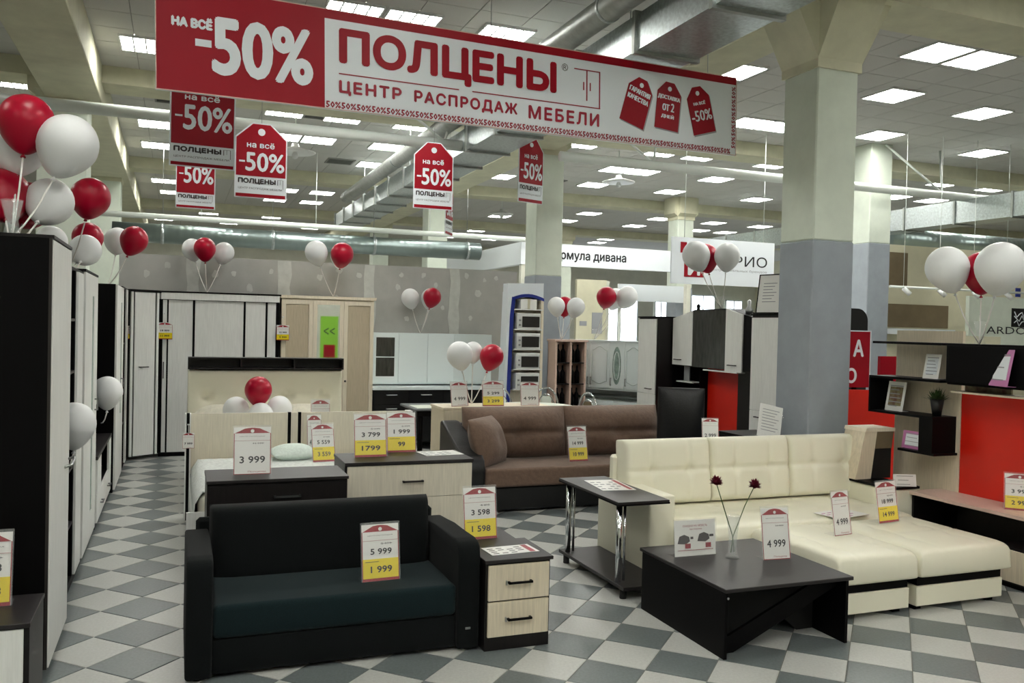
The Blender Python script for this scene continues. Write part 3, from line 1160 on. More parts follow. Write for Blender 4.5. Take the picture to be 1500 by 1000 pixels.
# ================================================================== BEDS
t = thing('double_bed', 'far double bed with cream tufted leather headboard and black niche on top', 'bed', (.12, 8.72, 0))
dim = [(x, .48, .05, .05) for x in (-.66, -.22, .22, .66)] + [(x, .84, .05, .05) for x in (-.44, 0, .44)]
dim = [(x, .55, .06, .06) for x in (-.66, -.22, .22, .66)]
mb = MB()
mb.cushion(1.76, .12, .86, 14, 64, 28, dim, [('z', .55, .008, .03)], mtx=Matrix.Translation((.88, 1.86, .40)))
mb.build('headboard', 'cream_leather', t)
mb = MB()
mb.box(0, 1.92, 0, 1.76, 1.94, 1.40).box(0, 1.72, 1.265, 1.76, 1.92, 1.285).box(0, 1.72, 1.385, 1.76, 1.94, 1.40)
for x in (0, .57, 1.17, 1.742):
    mb.box(x, 1.72, 1.285, x + .018, 1.92, 1.385)
mb.build('niche_frame', 'wenge', t)
B('bed_base', 'cream_leather', t, .02, .0, .08, 1.74, 1.8, .34, .02)
for (x, y) in ((.1, .1), (1.6, .1), (.1, 1.7), (1.6, 1.7)):
    B('leg', 'black_lam', t, x, y, 0, x + .06, y + .06, .08)
MB().bbox(.05, .03, .342, 1.71, 1.76, .55, .05, 4).build('mattress', 'bedding_cream', t)


def pillow(x, y, z, w_, d_, h_, rx, rz, m, lab_, grp=None):
    o = thing('pillow', lab_, 'pillow', (x, y, z), rz, grp)
    T = Matrix.Rotation(rx, 4, 'X')
    mb = MB()
    mb.cushion(w_, h_ * 1.6, d_, 2.6, 24, 16, mtx=T, back=.5)
    mb.build('cover', m, o)
    return o


pillow(.50, 10.36, .56, .66, .40, .16, -.75, 0, 'bedding_cream', 'cream pillow leaning on tufted headboard, left of the balloons')
pillow(1.42, 10.36, .56, .66, .40, .16, -.75, 0, 'bedding_cream', 'cream pillow leaning on tufted headboard, right of the balloons')

t = thing('double_bed', 'near bed with pale wood headboard and white quilted cover behind the dressers', 'bed', (.08, 6.62, 0))
mb = MB()
mb.box(.02, 1.80, .12, .915, 1.83, .965)
mb.build('headboard_panel', 'pale_oak', t)
B('headboard_panel', 'pale_oak', t, .945, 1.80, .12, 1.01, 1.83, .965)
B('headboard_panel', 'pale_oak', t, 1.04, 1.80, .12, 2.08, 1.83, .965)
for x in (.915, 1.01):
    B('headboard_strip', 'black_lam', t, x, 1.798, .12, x + .03, 1.832, .967)
for x in (0, 2.07):
    B('headboard_post', 'white_wood', t, x, 1.74, 0, x + .05, 1.86, .97)
B('post_strip', 'black_lam', t, .012, 1.735, .0, .038, 1.74, .98)
B('side_rail', 'white_wood', t, .05, .0, .10, .078, 1.8, .40)
B('side_rail', 'white_wood', t, 2.04, .0, .10, 2.068, 1.8, .40)
B('foot_board', 'white_wood', t, .0, -.03, 0, 2.12, 0, .44)
B('rail_edge', 'black_lam', t, .05, -.001, .40, .079, 1.8, .415)
mb = MB()
# mattress with a gently rounded top
mb.bbox(.08, .01, .28, 2.03, 1.79, .56, .07, 4)
mb.build('mattress', 'bedding_cream', t)
# quilted cover lying over the middle, dropping over the left side
rnd = random.Random(5)
nx, ny = 44, 34
vv, ff = [], []
for j in range(ny + 1):
    for i in range(nx + 1):
        u, v_ = i / nx, j / ny
        x = .02 + 2.0 * u
        y = .02 + 1.50 * v_
        q = math.sin(x * 38 + y * 38) * math.sin(x * 38 - y * 38)
        z = .572 + .006 * q
        if x < .10:
            z -= (.10 - x) * 2.3
            x = .066 - (.10 - x) * .15
        if v_ > .93:
            z += .010
        if x > 1.98:
            z -= .02
        vv.append((x, y, z))
for j in range(ny):
    for i in range(nx):
        a = j * (nx + 1) + i
        ff.append((a, a + 1, a + nx + 2, a + nx + 1))
mb = MB()
mb.add(vv, ff, smooth=True)
o = mb.build('bedspread', 'white_quilt', None)
sm = o.modifiers.new('solid', 'SOLIDIFY')
sm.thickness = .008
sm.offset = 1
o.location = (.08, 6.62, 0)
o['label'] = 'white quilted bedspread draped over the near bed'
o['category'] = 'bedspread'
pillow(1.02, 7.90, .63, .40, .30, .095, -1.50, .1, 'pillow_mint', 'small pale mint pillow lying on the white quilted bedspread')

# ================================================================== DRESSERS
t = thing('dresser', 'black dresser with chrome bar handle behind the black sofa', 'dresser', (.19, 5.72, 0))
carcass(t, .88, .42, .80, 'wenge', .04)
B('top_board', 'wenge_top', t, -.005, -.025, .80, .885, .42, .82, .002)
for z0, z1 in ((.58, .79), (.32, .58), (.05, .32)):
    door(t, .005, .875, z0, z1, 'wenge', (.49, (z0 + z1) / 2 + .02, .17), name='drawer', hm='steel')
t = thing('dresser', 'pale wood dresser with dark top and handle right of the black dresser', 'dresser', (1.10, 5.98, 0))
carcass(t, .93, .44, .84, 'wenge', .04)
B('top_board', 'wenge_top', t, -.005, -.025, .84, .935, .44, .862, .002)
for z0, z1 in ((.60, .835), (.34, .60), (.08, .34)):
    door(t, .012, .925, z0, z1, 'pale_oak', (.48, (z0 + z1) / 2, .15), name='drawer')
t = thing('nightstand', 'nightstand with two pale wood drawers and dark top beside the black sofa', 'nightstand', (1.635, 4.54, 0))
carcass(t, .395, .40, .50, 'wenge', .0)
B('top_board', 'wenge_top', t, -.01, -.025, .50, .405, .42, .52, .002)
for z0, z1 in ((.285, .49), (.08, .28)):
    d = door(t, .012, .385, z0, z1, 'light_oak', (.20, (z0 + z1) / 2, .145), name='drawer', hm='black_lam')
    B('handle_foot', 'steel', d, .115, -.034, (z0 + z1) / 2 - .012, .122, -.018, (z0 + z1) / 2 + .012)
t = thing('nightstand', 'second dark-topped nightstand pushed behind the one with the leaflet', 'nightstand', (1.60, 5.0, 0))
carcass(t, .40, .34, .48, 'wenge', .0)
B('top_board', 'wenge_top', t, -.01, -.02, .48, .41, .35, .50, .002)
door(t, .012, .388, .25, .47, 'light_oak', (.2, .36, .14), name='drawer', hm='black_lam')
door(t, .012, .388, .03, .25, 'light_oak', (.2, .14, .14), name='drawer', hm='black_lam')
t = thing('nightstand', 'dark-sided nightstand with pale drawers cut by the lower left corner', 'nightstand', (-1.05, 4.2, 0))
carcass(t, .475, .42, .49, 'wenge', .0)
B('top_board', 'wenge_top', t, -.005, -.02, .49, .48, .42, .51, .002)
door(t, .005, .455, .25, .485, 'white_wood', (.2, .36, .14), name='drawer')
door(t, .005, .455, .03, .25, 'white_wood', (.2, .14, .14), name='drawer')

# ================================================================== BLACK SOFA
t = thing('sofa', 'black two-seat sofa with dark teal seat in the foreground', 'sofa', (.06, 4.58, 0))
for x0 in (0, 1.43):
    mb = MB()
    prof = [(.0, .012), (.0, .53), (.01, .585), (.04, .61), (.10, .622), (.5, .612), (.80, .60), (.84, .57), (.86, .012)]
    # arm outline in YZ extruded along X
    T = Matrix(((0, 1, 0, x0), (1, 0, 0, 0), (0, 0, 1, 0), (0, 0, 0, 1)))
    tb = MB()
    tb.prism(prof, .0, .13, T)
    bmesh.ops.bevel(tb.bm, geom=[e for e in tb.bm.edges], offset=.016, segments=3, affect='EDGES', profile=.5, clamp_overlap=True)
    for f in tb.bm.faces:
        f.smooth = True
    tb.build('armrest', 'sofa_black', t)
MB().cushion(1.30, .20, .45, 9, 30, 16, [], [], mtx=Matrix.Translation((.78, .66, .31)) @ Matrix.Rotation(-.10, 4, 'X')).build('backrest', 'sofa_black', t)
B('back_frame', 'sofa_black', t, .06, .80, .05, 1.50, .86, .66, .02)
MB().bbox(.13, .02, .20, 1.43, .66, .375, .03, 4).build('seat', 'sofa_seat', t)
MB().bbox(.13, .03, .02, 1.43, .60, .198, .012, 2).build('base', 'sofa_black', t)
B('label_tab', 'steel', t, 1.475, -.004, .125, 1.505, .0, .137)
for (x, y) in ((.03, .05), (1.47, .05), (.03, .75), (1.47, .75)):
    MB().cyl((x + .03, y, 0), (x + .03, y, .055), .022, 10).build('leg', 'rubber', t)

# ================================================================== BROWN SOFA
t = thing('sofa', 'brown fabric sofa with black leather arm and base in the middle', 'sofa', (2.62, 7.88, 0))
for x0 in (0, 2.52):
    T = Matrix(((0, 1, 0, x0), (1, 0, 0, 0), (0, 0, 1, 0), (0, 0, 0, 1)))
    tb = MB()
    tb.prism([(.0, .03), (.0, .44), (.03, .53), (.12, .57), (.35, .63), (.65, .74), (.85, .82), (.95, .82), (.97, .03)], .0, .2, T)
    bmesh.ops.bevel(tb.bm, geom=tb.bm.edges[:], offset=.03, segments=3, affect='EDGES', profile=.5, clamp_overlap=True)
    for f in tb.bm.faces:
        f.smooth = True
    tb.build('armrest', 'black_leather', t)
MB().bbox(.2, .0, .25, 2.52, .75, .44, .035, 4).build('seat', 'brown_fabric', t)
B('base', 'black_leather', t, .18, .03, .02, 2.54, .9, .25, .015)
B('back_frame', 'black_leather', t, .15, .78, .2, 2.57, .92, .80, .03)
for k, x in enumerate((.78, 1.95)):
    rn = random.Random(k)
    dm = [(rn.uniform(-.4, .4), rn.uniform(.1, .45), .012, .07) for _ in range(7)]
    mb = MB()
    mb.cushion(1.18, .36, .56, 3.0, 44, 34, [(0, .27, .05, .10)] + dm, [('z', .27, .065, .03)], mtx=Matrix.Translation((x, .70, .42)) @ Matrix.Rotation(-.16, 4, 'X'), back=.35)
    mb.build('back_cushion', 'brown_fabric', t)
o = thing('pillow', 'plump brown bolster pillow leaning on left arm of the brown sofa', 'pillow', (3.02, 8.18, .43), .80)
MB().cushion(.60, .30, .50, 2.6, 30, 26, [(0.05, .22, .03, .1)], [], mtx=Matrix.Rotation(-.35, 4, 'X'), back=.5).build('cover', 'brown_fabric', o)

# ================================================================== CREAM CORNER SOFA
t = thing('corner_sofa', 'large cream tufted leather corner sofa with two pulled-out ottomans', 'sofa', (3.28, 5.2, 0))
cw = .79
for k in range(3):
    x = .42 + k * cw * 1.0
    dm = [(-.17, .27, .030, .045), (.17, .27, .030, .045)]
    cr_ = [('z', .27, .016, .014), ('x', -.17, .009, .012), ('x', .17, .009, .012)]
    MB().cushion(cw, .22, .52, 10, 56, 40, dm, cr_, mtx=Matrix.Translation((x, .86, .43)) @ Matrix.Rotation(-.13, 4, 'X'), back=.3).build('back_cushion', 'cream_leather', t)
B('back_frame', 'cream_leather', t, .0, .93, .04, 2.42, 1.02, .82, .02)
MB().cushion(2.04, .22, 1.0, 18, 70, 30, [(x, z, .02, .05) for x in (-.8, -.4, 0, .4, .8) for z in (.35, .7)], [('x', -.4, .006, .015), ('x', .4, .006, .015), ('z', .5, .006, .015)],
             mtx=Matrix.Translation((1.185, -.02, .235)) @ Matrix.Rotation(-PI / 2, 4, 'X'), back=.1).build('seat', 'cream_leather', t)
B('seat_band', 'black_lam', t, .18, .02, .17, 2.19, .9, .23)
B('base', 'cream_leather', t, .18, .0, .04, 2.19, .9, .168, .01)
MB().bbox(-.06, .26, .02, .16, 1.08, .62, .015, 2).build('armrest', 'cream_leather', t)
MB().bbox(2.21, .26, .04, 2.50, .90, .56, .012, 2).build('armrest', 'cream_leather', t, label='right armrest with black shelf top')
B('arm_top', 'black_lam', t, 2.20, .25, .562, 2.51, .91, .582)
for x, wd, lab_ in ((.62, .66, 0), (1.305, .82, 1)):
    MB().cushion(wd, .19, .90, 14, 44, 44, [(sx * wd / 4, z, .014, .04) for sx in (-1, 1) for z in (.3, .6)], [('x', -wd / 4, .008, .012), ('x', wd / 4, .008, .012), ('z', .45, .008, .012)],
                 mtx=Matrix.Translation((x + wd / 2, -.92, .257)) @ Matrix.Rotation(-PI / 2, 4, 'X'), back=.1).build('ottoman_seat', 'cream_leather', t)
    B('ottoman_band', 'black_lam', t, x + .03, -.86, .172, x + wd - .03, -.06, .245)
    B('ottoman_base', 'cream_leather', t, x + .02, -.87, .035, x + wd - .02, -.06, .17, .006)
    for (a, b) in ((x + .05, -.82), (x + wd - .11, -.82), (x + .05, -.12), (x + wd - .11, -.12)):
        B('foot', 'black_lam', t, a, b, 0, a + .06, b + .05, .035)

# ================================================================== SIDE TABLE + COFFEE TABLE
t = thing('side_table', 'narrow dark side table on chrome posts beside the cream sofa', 'table', (2.81, 5.17, 0))
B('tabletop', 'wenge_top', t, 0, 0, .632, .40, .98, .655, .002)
B('tabletop_edge', 'black_lam', t, -.002, -.002, .628, .402, .982, .640)
B('bottom_shelf', 'wenge_top', t, .02, -.06, .065, .38, 1.0, .09, .002)
for (x, y) in ((.05, .08), (.05, .90)):
    MB().cyl((x, y, .09), (x, y, .63), .021, 20).build('post', 'chrome', t)
    MB().cyl((x + .055, y + .02, .09), (x + .055, y + .02, .63), .010, 14).build('post', 'chrome', t)
for (x, y) in ((.05, 0), (.33, 0), (.05, .92), (.33, .92)):
    MB().cyl((x, y, 0), (x, y, .065), .024, 12).build('caster', 'rubber', t)

t = thing('coffee_table', 'low black coffee table with solid side and crossed front boards', 'table', (2.86, 4.0, 0))
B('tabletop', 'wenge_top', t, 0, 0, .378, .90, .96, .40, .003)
B('side_panel', 'black_lam', t, .01, .02, 0, .03, .94, .378)
B('side_panel', 'black_lam', t, .86, .02, 0, .88, .94, .378)
mb = MB()
mb.prism([(.03, .0), (.13, .0), (.86, .32), (.86, .378), (.74, .378), (.03, .07)], .10, .12)
mb.build('cross_board', 'black_lam', t)
mb = MB()
mb.prism([(.86, .0), (.76, .0), (.70, .11), (.60, .13), (.5, .12), (.03, .30), (.03, .378), (.2, .378), (.86, .14)], .60, .62)
mb.build('cross_board', 'black_lam', t)
B('back_board', 'black_gap', t, .03, .90, .06, .86, .92, .378)
MB().prism([(.03, 0), (.22, 0), (.45, .08), (.62, .10), (.74, 0), (.86, 0), (.86, .378), (.03, .378)], .30, .32).build('dark_fill_board', 'black_gap', t)  # black sheet added to stand for the darkness under the tabletop
MB().cyl((.015, .0, .35), (.015, -.003, .35), .007, 10).build('screw_cap', 'steel', t)

t = thing('glass_vase', 'clear glass vase holding two dark red flowers on the coffee table', 'vase', (3.30, 4.56, .4))
MB().lathe([(0, .0), (.042, .0), (.044, .012), (.03, .03), (.026, .10), (.034, .20), (.046, .27), (.043, .27), (.031, .20), (.022, .10), (.02, .035), (0, .03)], 24).build('body', 'glass', t)
for (nm, x, z, lab_) in (('l', -.15, .49, 'dark red flower at left on long stem in the clear glass vase'), ('r', .14, .455, 'dark red flower at right on long stem in the clear glass vase')):
    o = thing('flower', lab_, 'flower', (3.30, 4.56, .4))
    s = 1 if x > 0 else -1
    MB().tube([(-s * .012, 0, .036), (s * .002, 0, .14), (x * .55, -.01, .33), (x, -.02, z)], .0032, 6).build('stem', 'stem', o)
    rn = random.Random(s + 3)
    mb = MB()
    for k in range(130):
        a = rn.uniform(0, 2 * PI)
        e = math.asin(rn.uniform(-.35, 1))
        d = V((math.cos(a) * math.cos(e), math.sin(a) * math.cos(e), math.sin(e)))
        c = V((x, -.02, z))
        sd = d.cross(V((0, 0, 1))).normalized() * .011
        L_ = rn.uniform(.034, .048)
        tip = c + d * L_ + V((0, 0, .004))
        mid = c + d * L_ * .6
        mb.add([c - sd * .4, mid - sd, tip, mid + sd, c + sd * .4], [(0, 1, 2, 3, 4)])
    mb.build('petals', 'flower', o, kind='stuff')
    MB().lathe([(0, -.018), (.014, -.01), (.024, .006), (.018, .02), (0, .026)], 12, (x, -.02, z)).build('flower_head', 'flower', o)

RR = -PI / 2   # fronts look to the left
# ================================================================== STORAGE WALL BEHIND THE COLUMN
t = thing('tall_cupboard', 'tall white-fronted cupboard with black side, far end of the red-backed wall unit', 'cupboard', (6.12, 10.78, 0), RR)
carcass(t, .50, .45, 2.0, 'wenge', .0)
door(t, .01, .49, .03, .95, 'white_wood')
door(t, .01, .49, .95, 1.985, 'white_wood', (.33, 1.02, .16))
B('top_board', 'black_lam', t, -.01, -.02, 2.0, .51, .45, 2.02)
t = thing('tall_cupboard', 'tall white-fronted cupboard beside the blue-grey column with frame on top', 'cupboard', (6.12, 8.20, 0), RR)
carcass(t, .50, .45, 2.02, 'wenge', .0)
door(t, .01, .49, .03, .95, 'white_wood', (.2, .88, .16))
door(t, .01, .49, .95, 2.0, 'white_wood')
B('top_board', 'black_lam', t, -.01, -.02, 2.02, .51, .45, 2.04)
t = thing('wall_unit', 'black display unit with sloping white doors, smoked glass and red back panel', 'cabinet', (6.36, 10.27, 0), RR)
mb = MB()
mb.box(0, .26, 0, 2.07, .28, 1.95).box(0, 0, 0, .02, .28, 1.9).box(2.05, -.05, 0, 2.07, .28, 2.0)
mb.build('body', 'black_lam', t)
B('red_back', 'red_board', t, .50, .245, .05, 1.18, .259, 1.34)
B('divider', 'black_lam', t, .48, .12, .05, .50, .26, 1.36)
B('side_board', 'wenge', t, 1.18, .23, .0, 2.06, .26, 1.9)
mb = MB()
mb.prism([(.02, 1.37), (.50, 1.37), (.50, 2.10), (.02, 2.0)], -.018, 0)
d = mb.build('door', 'white_wood', t)
bar_handle(d, .17, 1.44, .16)
mb = MB()
mb.prism([(1.24, 1.34), (1.58, 1.34), (1.58, 2.04), (1.24, 2.12)], -.018, 0)
d = mb.build('door', 'white_wood', t)
bar_handle(d, 1.40, 1.42, .16)
B('door', 'glass_dark', t, .51, -.016, 1.36, 1.235, -.006, 2.10)
mb = MB()
mb.prism([(.02, 1.36), (2.03, 1.36), (2.03, 1.95), (1.6, 2.04), (1.24, 2.12), (.51, 2.11), (.02, 2.0)], .0, .26)
mb.build('upper_body', 'black_lam', t)
B('light_strip', 'white_wood', t, .77, -.02, 1.325, 1.5, .1, 1.342)
B('shelf', 'black_lam', t, .02, .04, 1.12, .48, .26, 1.14)
B('shelf_edge', 'white_wood', t, .06, .03, 1.135, .47, .2, 1.15)
B('shelf', 'black_lam', t, .1, .04, .90, .48, .26, .92)
B('shelf_edge', 'white_wood', t, .25, .03, .915, .47, .2, .93)
t = thing('picture_frame', 'small grey framed photo on shelf of the red-backed wall unit', 'frame', (6.44, 10.10, 1.152), RR, rx=0)
mb = MB()
mb.box(0, 0, 0, .15, .012, .2)
mb.build('frame', 'steel', t)
B('picture', 'print_grey', t, .012, -.002, .012, .138, 0, .188)
t = thing('certificate_frame', 'black-framed certificate leaning on top of the cupboard beside the column', 'frame', (6.2, 8.26, 2.05), RR + .15, rx=-.12)
mb = MB()
mb.box(0, 0, 0, .36, .015, .012).box(0, 0, .438, .36, .015, .45).box(0, 0, 0, .012, .015, .45).box(.348, 0, 0, .36, .015, .45)
mb.build('frame', 'black_lam', t)
B('sheet', 'card_white', t, .012, .004, .012, .348, .012, .438)
mb = MB()
for k in range(7):
    mb.box(.08, .002, .34 - k * .035, .28 - (k % 3) * .03, .004, .348 - k * .035)
mb.build('print_lines', 'print_grey', t)
B('easel_foot', 'black_lam', t, .02, -.06, -.012, .34, .08, 0)

# dark desk with papers behind the cream sofa
t = thing('desk', 'black desk between the cream sofa back and the blue-grey column', 'desk', (4.86, 6.40, 0))
B('tabletop', 'black_lam', t, 0, 0, .85, .44, .6, .88, .002)
B('side_panel', 'black_lam', t, 0, .02, 0, .03, .58, .85)
B('side_panel', 'black_lam', t, .41, .02, 0, .44, .58, .85)
t = thing('desk', 'low black table with loose papers behind the middle of the cream sofa', 'desk', (4.06, 6.40, 0))
B('tabletop', 'black_lam', t, 0, 0, .79, .76, .6, .82, .002)
B('side_panel', 'black_lam', t, 0, .02, 0, .03, .58, .79)
B('side_panel', 'black_lam', t, .73, .02, 0, .76, .58, .79)
t = thing('office_chair', 'black high-backed chair standing behind the cream sofa', 'chair', (4.78, 7.55, 0), -.6)
mb = MB()
mb.cushion(.48, .12, .74, 2.7, 24, 24, mtx=Matrix.Translation((0, .2, .50)), back=.4)
mb.build('backrest', 'black_leather', t)
MB().bbox(-.23, -.22, .42, .23, .22, .50, .03, 3).build('seat', 'black_leather', t)
MB().cyl((0, 0, .12), (0, 0, .42), .03, 12).build('gas_lift', 'steel', t)
for k in range(5):
    a = 2 * PI * k / 5
    MB().cyl((0, 0, .12), (.27 * math.cos(a), .27 * math.sin(a), .05), .02, 8, .012).cyl((.27 * math.cos(a), .27 * math.sin(a), 0), (.27 * math.cos(a), .27 * math.sin(a), .05), .025, 8).build('leg', 'black_lam', t)
for k in (-1, 1):
    MB().tube([(k * .2, .2, .46), (k * .25, .1, .46), (k * .25, 0, .66), (k * .25, -.12, .66)], .014, 6).build('armrest', 'black_lam', t)

# ================================================================== RIGHT WALL UNIT
t = thing('shelf_wall', 'beige back board with stepped black shelves near the right edge', 'shelf', (6.05, 6.0, 0), RR)
B('back_board', 'light_oak', t, 0, 0, .05, .70, .03, 1.88)
B('shelf', 'black_lam', t, -.02, -.26, 1.76, .72, 0, 1.78)
B('shelf', 'black_lam', t, -.05, -.26, 1.455, .72, 0, 1.475)
B('shelf', 'black_lam', t, -.05, -.26, 1.15, .66, 0, 1.17)
B('shelf', 'black_lam', t, .30, -.26, .85, .68, 0, .87)
B('shelf_side', 'black_lam', t, -.05, -.26, 1.17, -.03, 0, 1.455)
B('shelf_side', 'black_lam', t, .52, -.26, .87, .66, 0, 1.15)
t = thing('backdrop', 'glossy red back panel behind the television shelf at the right edge', 'panel', (6.06, 5.30, 0), RR)
B('board', 'red_board', t, 0, 0, .52, 2.2, .02, 1.38)
B('edge', 'black_lam', t, -.015, -.002, .52, 0, .02, 1.38)
t = thing('backdrop', 'red board standing behind the corner sofa next to the column', 'panel', (6.34, 6.96, 0), -.25)
B('board', 'red_board', t, 0, 0, .3, .70, .02, 1.27)
B('base', 'black_lam', t, 0, -.02, 0, .70, .05, .3)
t = thing('hanging_cabinet', 'black wall cabinet above the red panel at the right edge', 'cabinet', (5.80, 5.22, 1.45), RR)
carcass(t, 2.0, .25, .33, 'black_lam', 0)
door(t, .0, 1.0, .015, .315, 'black_lam')
door(t, 1.0, 2.0, .015, .315, 'black_lam')
t = thing('glass_shelf', 'pale shelf with dried flower print under the black wall cabinet', 'shelf', (5.86, 5.24, 1.38), RR)
B('board', 'cream_wood', t, 0, 0, 0, 2.0, .18, .015)
B('photo_strip', 'photo', t, .0, .16, .015, .42, .18, .07)
t = thing('tv_bench', 'low television bench with pinkish top and pale door at the right edge', 'cabinet', (5.72, 5.46, 0), RR)
B('top_board', 'pink_oak', t, -.02, -.03, .52, 2.2, .36, .545)
mb = MB()
mb.box(0, 0, .0, .02, .34, .52).box(0, .33, .05, 2.2, .35, .52).box(0, .02, .03, 2.2, .34, .06).box(.78, 0, .03, .80, .34, .30).box(.78, 0, .28, 2.2, .34, .30)
mb.build('body', 'wenge', t)
B('plinth', 'black_lam', t, .0, .02, 0, 2.2, .3, .03)
B('side_board', 'white_wood', t, -.02, .0, .0, .0, .34, .52)
door(t, .80, 1.62, .05, .285, 'light_oak')
door(t, 1.62, 2.18, .05, .285, 'light_oak')

t = thing('media_tower', 'slanted cream and black pedestal standing at the end of the cream sofa', 'pedestal', (5.47, 5.84, .583), .0)
mb = MB()
mb.prism([(.0, .0), (.17, .0), (.23, .43), (.10, .43)], 0, .24)
mb.build('side_panel', 'light_oak', t)
mb = MB()
mb.prism([(.17, .0), (.40, .0), (.40, .26), (.20, .26)], .01, .24)
mb.build('recess', 'black_gap', t)
mb = MB()
mb.prism([(.20, .26), (.40, .26), (.42, .41), (.225, .41)], .005, .24)
mb.build('upper_panel', 'wall_brown', t)
mb = MB()
mb.prism([(.09, .41), (.42, .41), (.42, .44), (.10, .44)], -.01, .25)
mb.build('top_board', 'cream_wood', t)

t = thing('potted_plant', 'small bushy green plant in a tapered black pot on the lower black shelf', 'plant', (5.93, 5.43, 1.171))
MB().lathe([(0, 0), (.035, 0), (.055, .14), (.048, .14), (.044, .12), (0, .12)], 16).build('pot', 'pot_black', t)
rn = random.Random(9)
mb = MB()
for k in range(160):
    a, e = rn.uniform(0, 2 * PI), rn.uniform(.2, 1.4)
    L_ = rn.uniform(.07, .13)
    d = V((math.cos(a) * math.cos(e), math.sin(a) * math.cos(e), math.sin(e)))
    c = V((rn.uniform(-.025, .025), rn.uniform(-.025, .025), .12))
    s_ = d.cross(V((0, 0, 1))).normalized() * .004
    mb.add([c - s_, c + s_, c + d * L_ * .7 + s_, c + d * L_, c + d * L_ * .7 - s_], [(0, 1, 2, 3, 4)])
mb.build('foliage', 'leaf', t, kind='stuff')


def info_card(x, y, z, rz, w_, h_, m, lab_, ink='print_grey', cat='card', tilt=-.18, rows_=6, fr=None):
    o = thing('info_card', lab_, cat, (x, y, z), rz)
    T = Matrix.Rotation(tilt, 4, 'X')
    mb = MB()
    mb.box(0, 0, 0, w_, .003, h_, mtx=T).box(0, 0, 0, w_, .07, .003)
    mb.build('card', m, o)
    if fr:
        mb = MB()
        mb.box(w_ * .14, -.002, h_ * .18, w_ * .86, 0, h_ * .82, mtx=T)
        mb.build('picture', fr, o)
    mb = MB()
    for k in range(rows_):
        zz = h_ * (.84 - .68 * k / max(1, rows_ - 1))
        a = w_ * (.14 + .05 * (k % 2))
        mb.box(a, -.0035, zz, w_ * (.86 - .07 * ((k * 3) % 4)), -.001, zz + h_ * .03, mtx=T)
    mb.build('print_lines', ink, o)
    return o


info_card(5.92, 5.58, 1.476, RR, .16, .21, 'card_white', 'white printed card standing on the middle black shelf', fr='sign_white')
info_card(5.88, 5.95, 1.171, RR, .20, .26, 'card_white', 'tall leaflet with photo leaning inside the black shelf box', fr='photo')
info_card(5.85, 5.72, .871 + .0, RR, .24, .15, 'magenta', 'magenta-framed card on the lowest black shelf', fr='sign_white', rows_=4)
info_card(5.56, 5.50, .583, -.35, .19, .10, 'card_white', 'small white card on the black arm top of the corner sofa', ink='print_black', rows_=3)
info_card(5.78, 4.82, 1.47, RR - .3, .22, .28, 'magenta', 'magenta card leaning on black wall cabinet at right edge', fr='sign_white', rows_=3)

# ================================================================== SALES DISPLAY BEHIND THE COLUMN
t = thing('red_sign', 'narrow red sign with white letters beside the column at right', 'sign', (6.56, 7.2, 1.275), -.1)
B('board', 'sign_red', t, 0, 0, 0, .30, .02, .59)
mb = MB()
mb.box(-.012, -.004, 0, 0, .02, .60).box(.30, -.004, 0, .312, .02, .60).box(-.012, -.004, .59, .312, .02, .602)
mb.build('frame', 'sign_white', t)
mb = MB()
txt(mb, 'А', .10, .33, .22, .50, -.002, heavy=.006)
mb.build('lettering', 'sign_white', t)
mb = MB()
txt(mb, 'О', .02, .05, .14, .20, -.002, heavy=.006)
mb.build('lettering', 'sign_white', t)
B('stand', 'black_lam', t, .13, .03, -1.27, .17, .06, .3)
B('stand_foot', 'black_lam', t, -.02, -.06, -1.275, .32, .14, -1.25)
t = thing('mirror_stand', 'black rounded panel standing behind the narrow red sign', 'panel', (6.78, 7.5, 0), -.05)
a_ = [(0, 0), (.34, 0), (.34, 1.98)] + [(.34 - .14 + .14 * math.cos(q * PI / 16), 1.98 + .14 * math.sin(q * PI / 16)) for q in range(1, 9)] + [(0, 2.12)]
mb = MB()
mb.prism(a_, 0, .04)
mb.build('board', 'black_gap', t)
B('foot', 'black_lam', t, -.02, -.12, 0, .36, .16, .03)

# ================================================================== MIDDLE: BOX CABINET, TABLES, CHAIRS
t = thing('low_cabinet', 'pale wood low cabinet behind the brown sofa carrying three price tags', 'cabinet', (2.74, 9.08, 0))
carcass(t, 1.30, .5, .90, 'light_oak', .03)
B('top_board', 'cream_wood', t, -.01, -.01, .90, 1.31, .51, .925, .002)
door(t, .0, .65, .05, .895, 'light_oak')
door(t, .65, 1.30, .05, .895, 'light_oak')
t = thing('dining_table', 'dark grey dining table with curved legs behind the pale wood dresser', 'table', (2.72, 10.25, 0))
mb = MB()
mb.bbox(0, 0, .77, .95, .75, .80, .01, 2)
mb.build('tabletop', 'grey_top', t)
B('apron', 'black_lam', t, .05, .05, .70, .90, .70, .77)
for (x, y) in ((.08, .08), (.82, .08), (.08, .62), (.82, .62)):
    MB().tube([(x + .03, y + .03, .75), (x + .03, y + .03, .5), (x + .02, y + .02, .25), (x + .04, y + .04, 0)], .032, 8).build('leg', 'black_lam', t)
o = thing('placemat', 'white cloth lying on the dark grey dining table', 'cloth', (2.76, 10.28, .80))
B('cloth', 'cloth_white', o, 0, 0, 0, .5, .4, .008, .003)
t = thing('dining_table', 'white round dining table among the chrome chairs', 'table', (4.25, 10.15, 0))
MB().lathe([(0, .80), (.54, .80), (.56, .81), (.56, .825), (.54, .83), (0, .83)], 36).build('tabletop', 'cloth_white', t)
for k in range(4):
    a = PI / 4 + k * PI / 2
    MB().cyl((.12 * math.cos(a), .12 * math.sin(a), .80), (.38 * math.cos(a), .38 * math.sin(a), 0), .018, 10).build('leg', 'chrome', t)


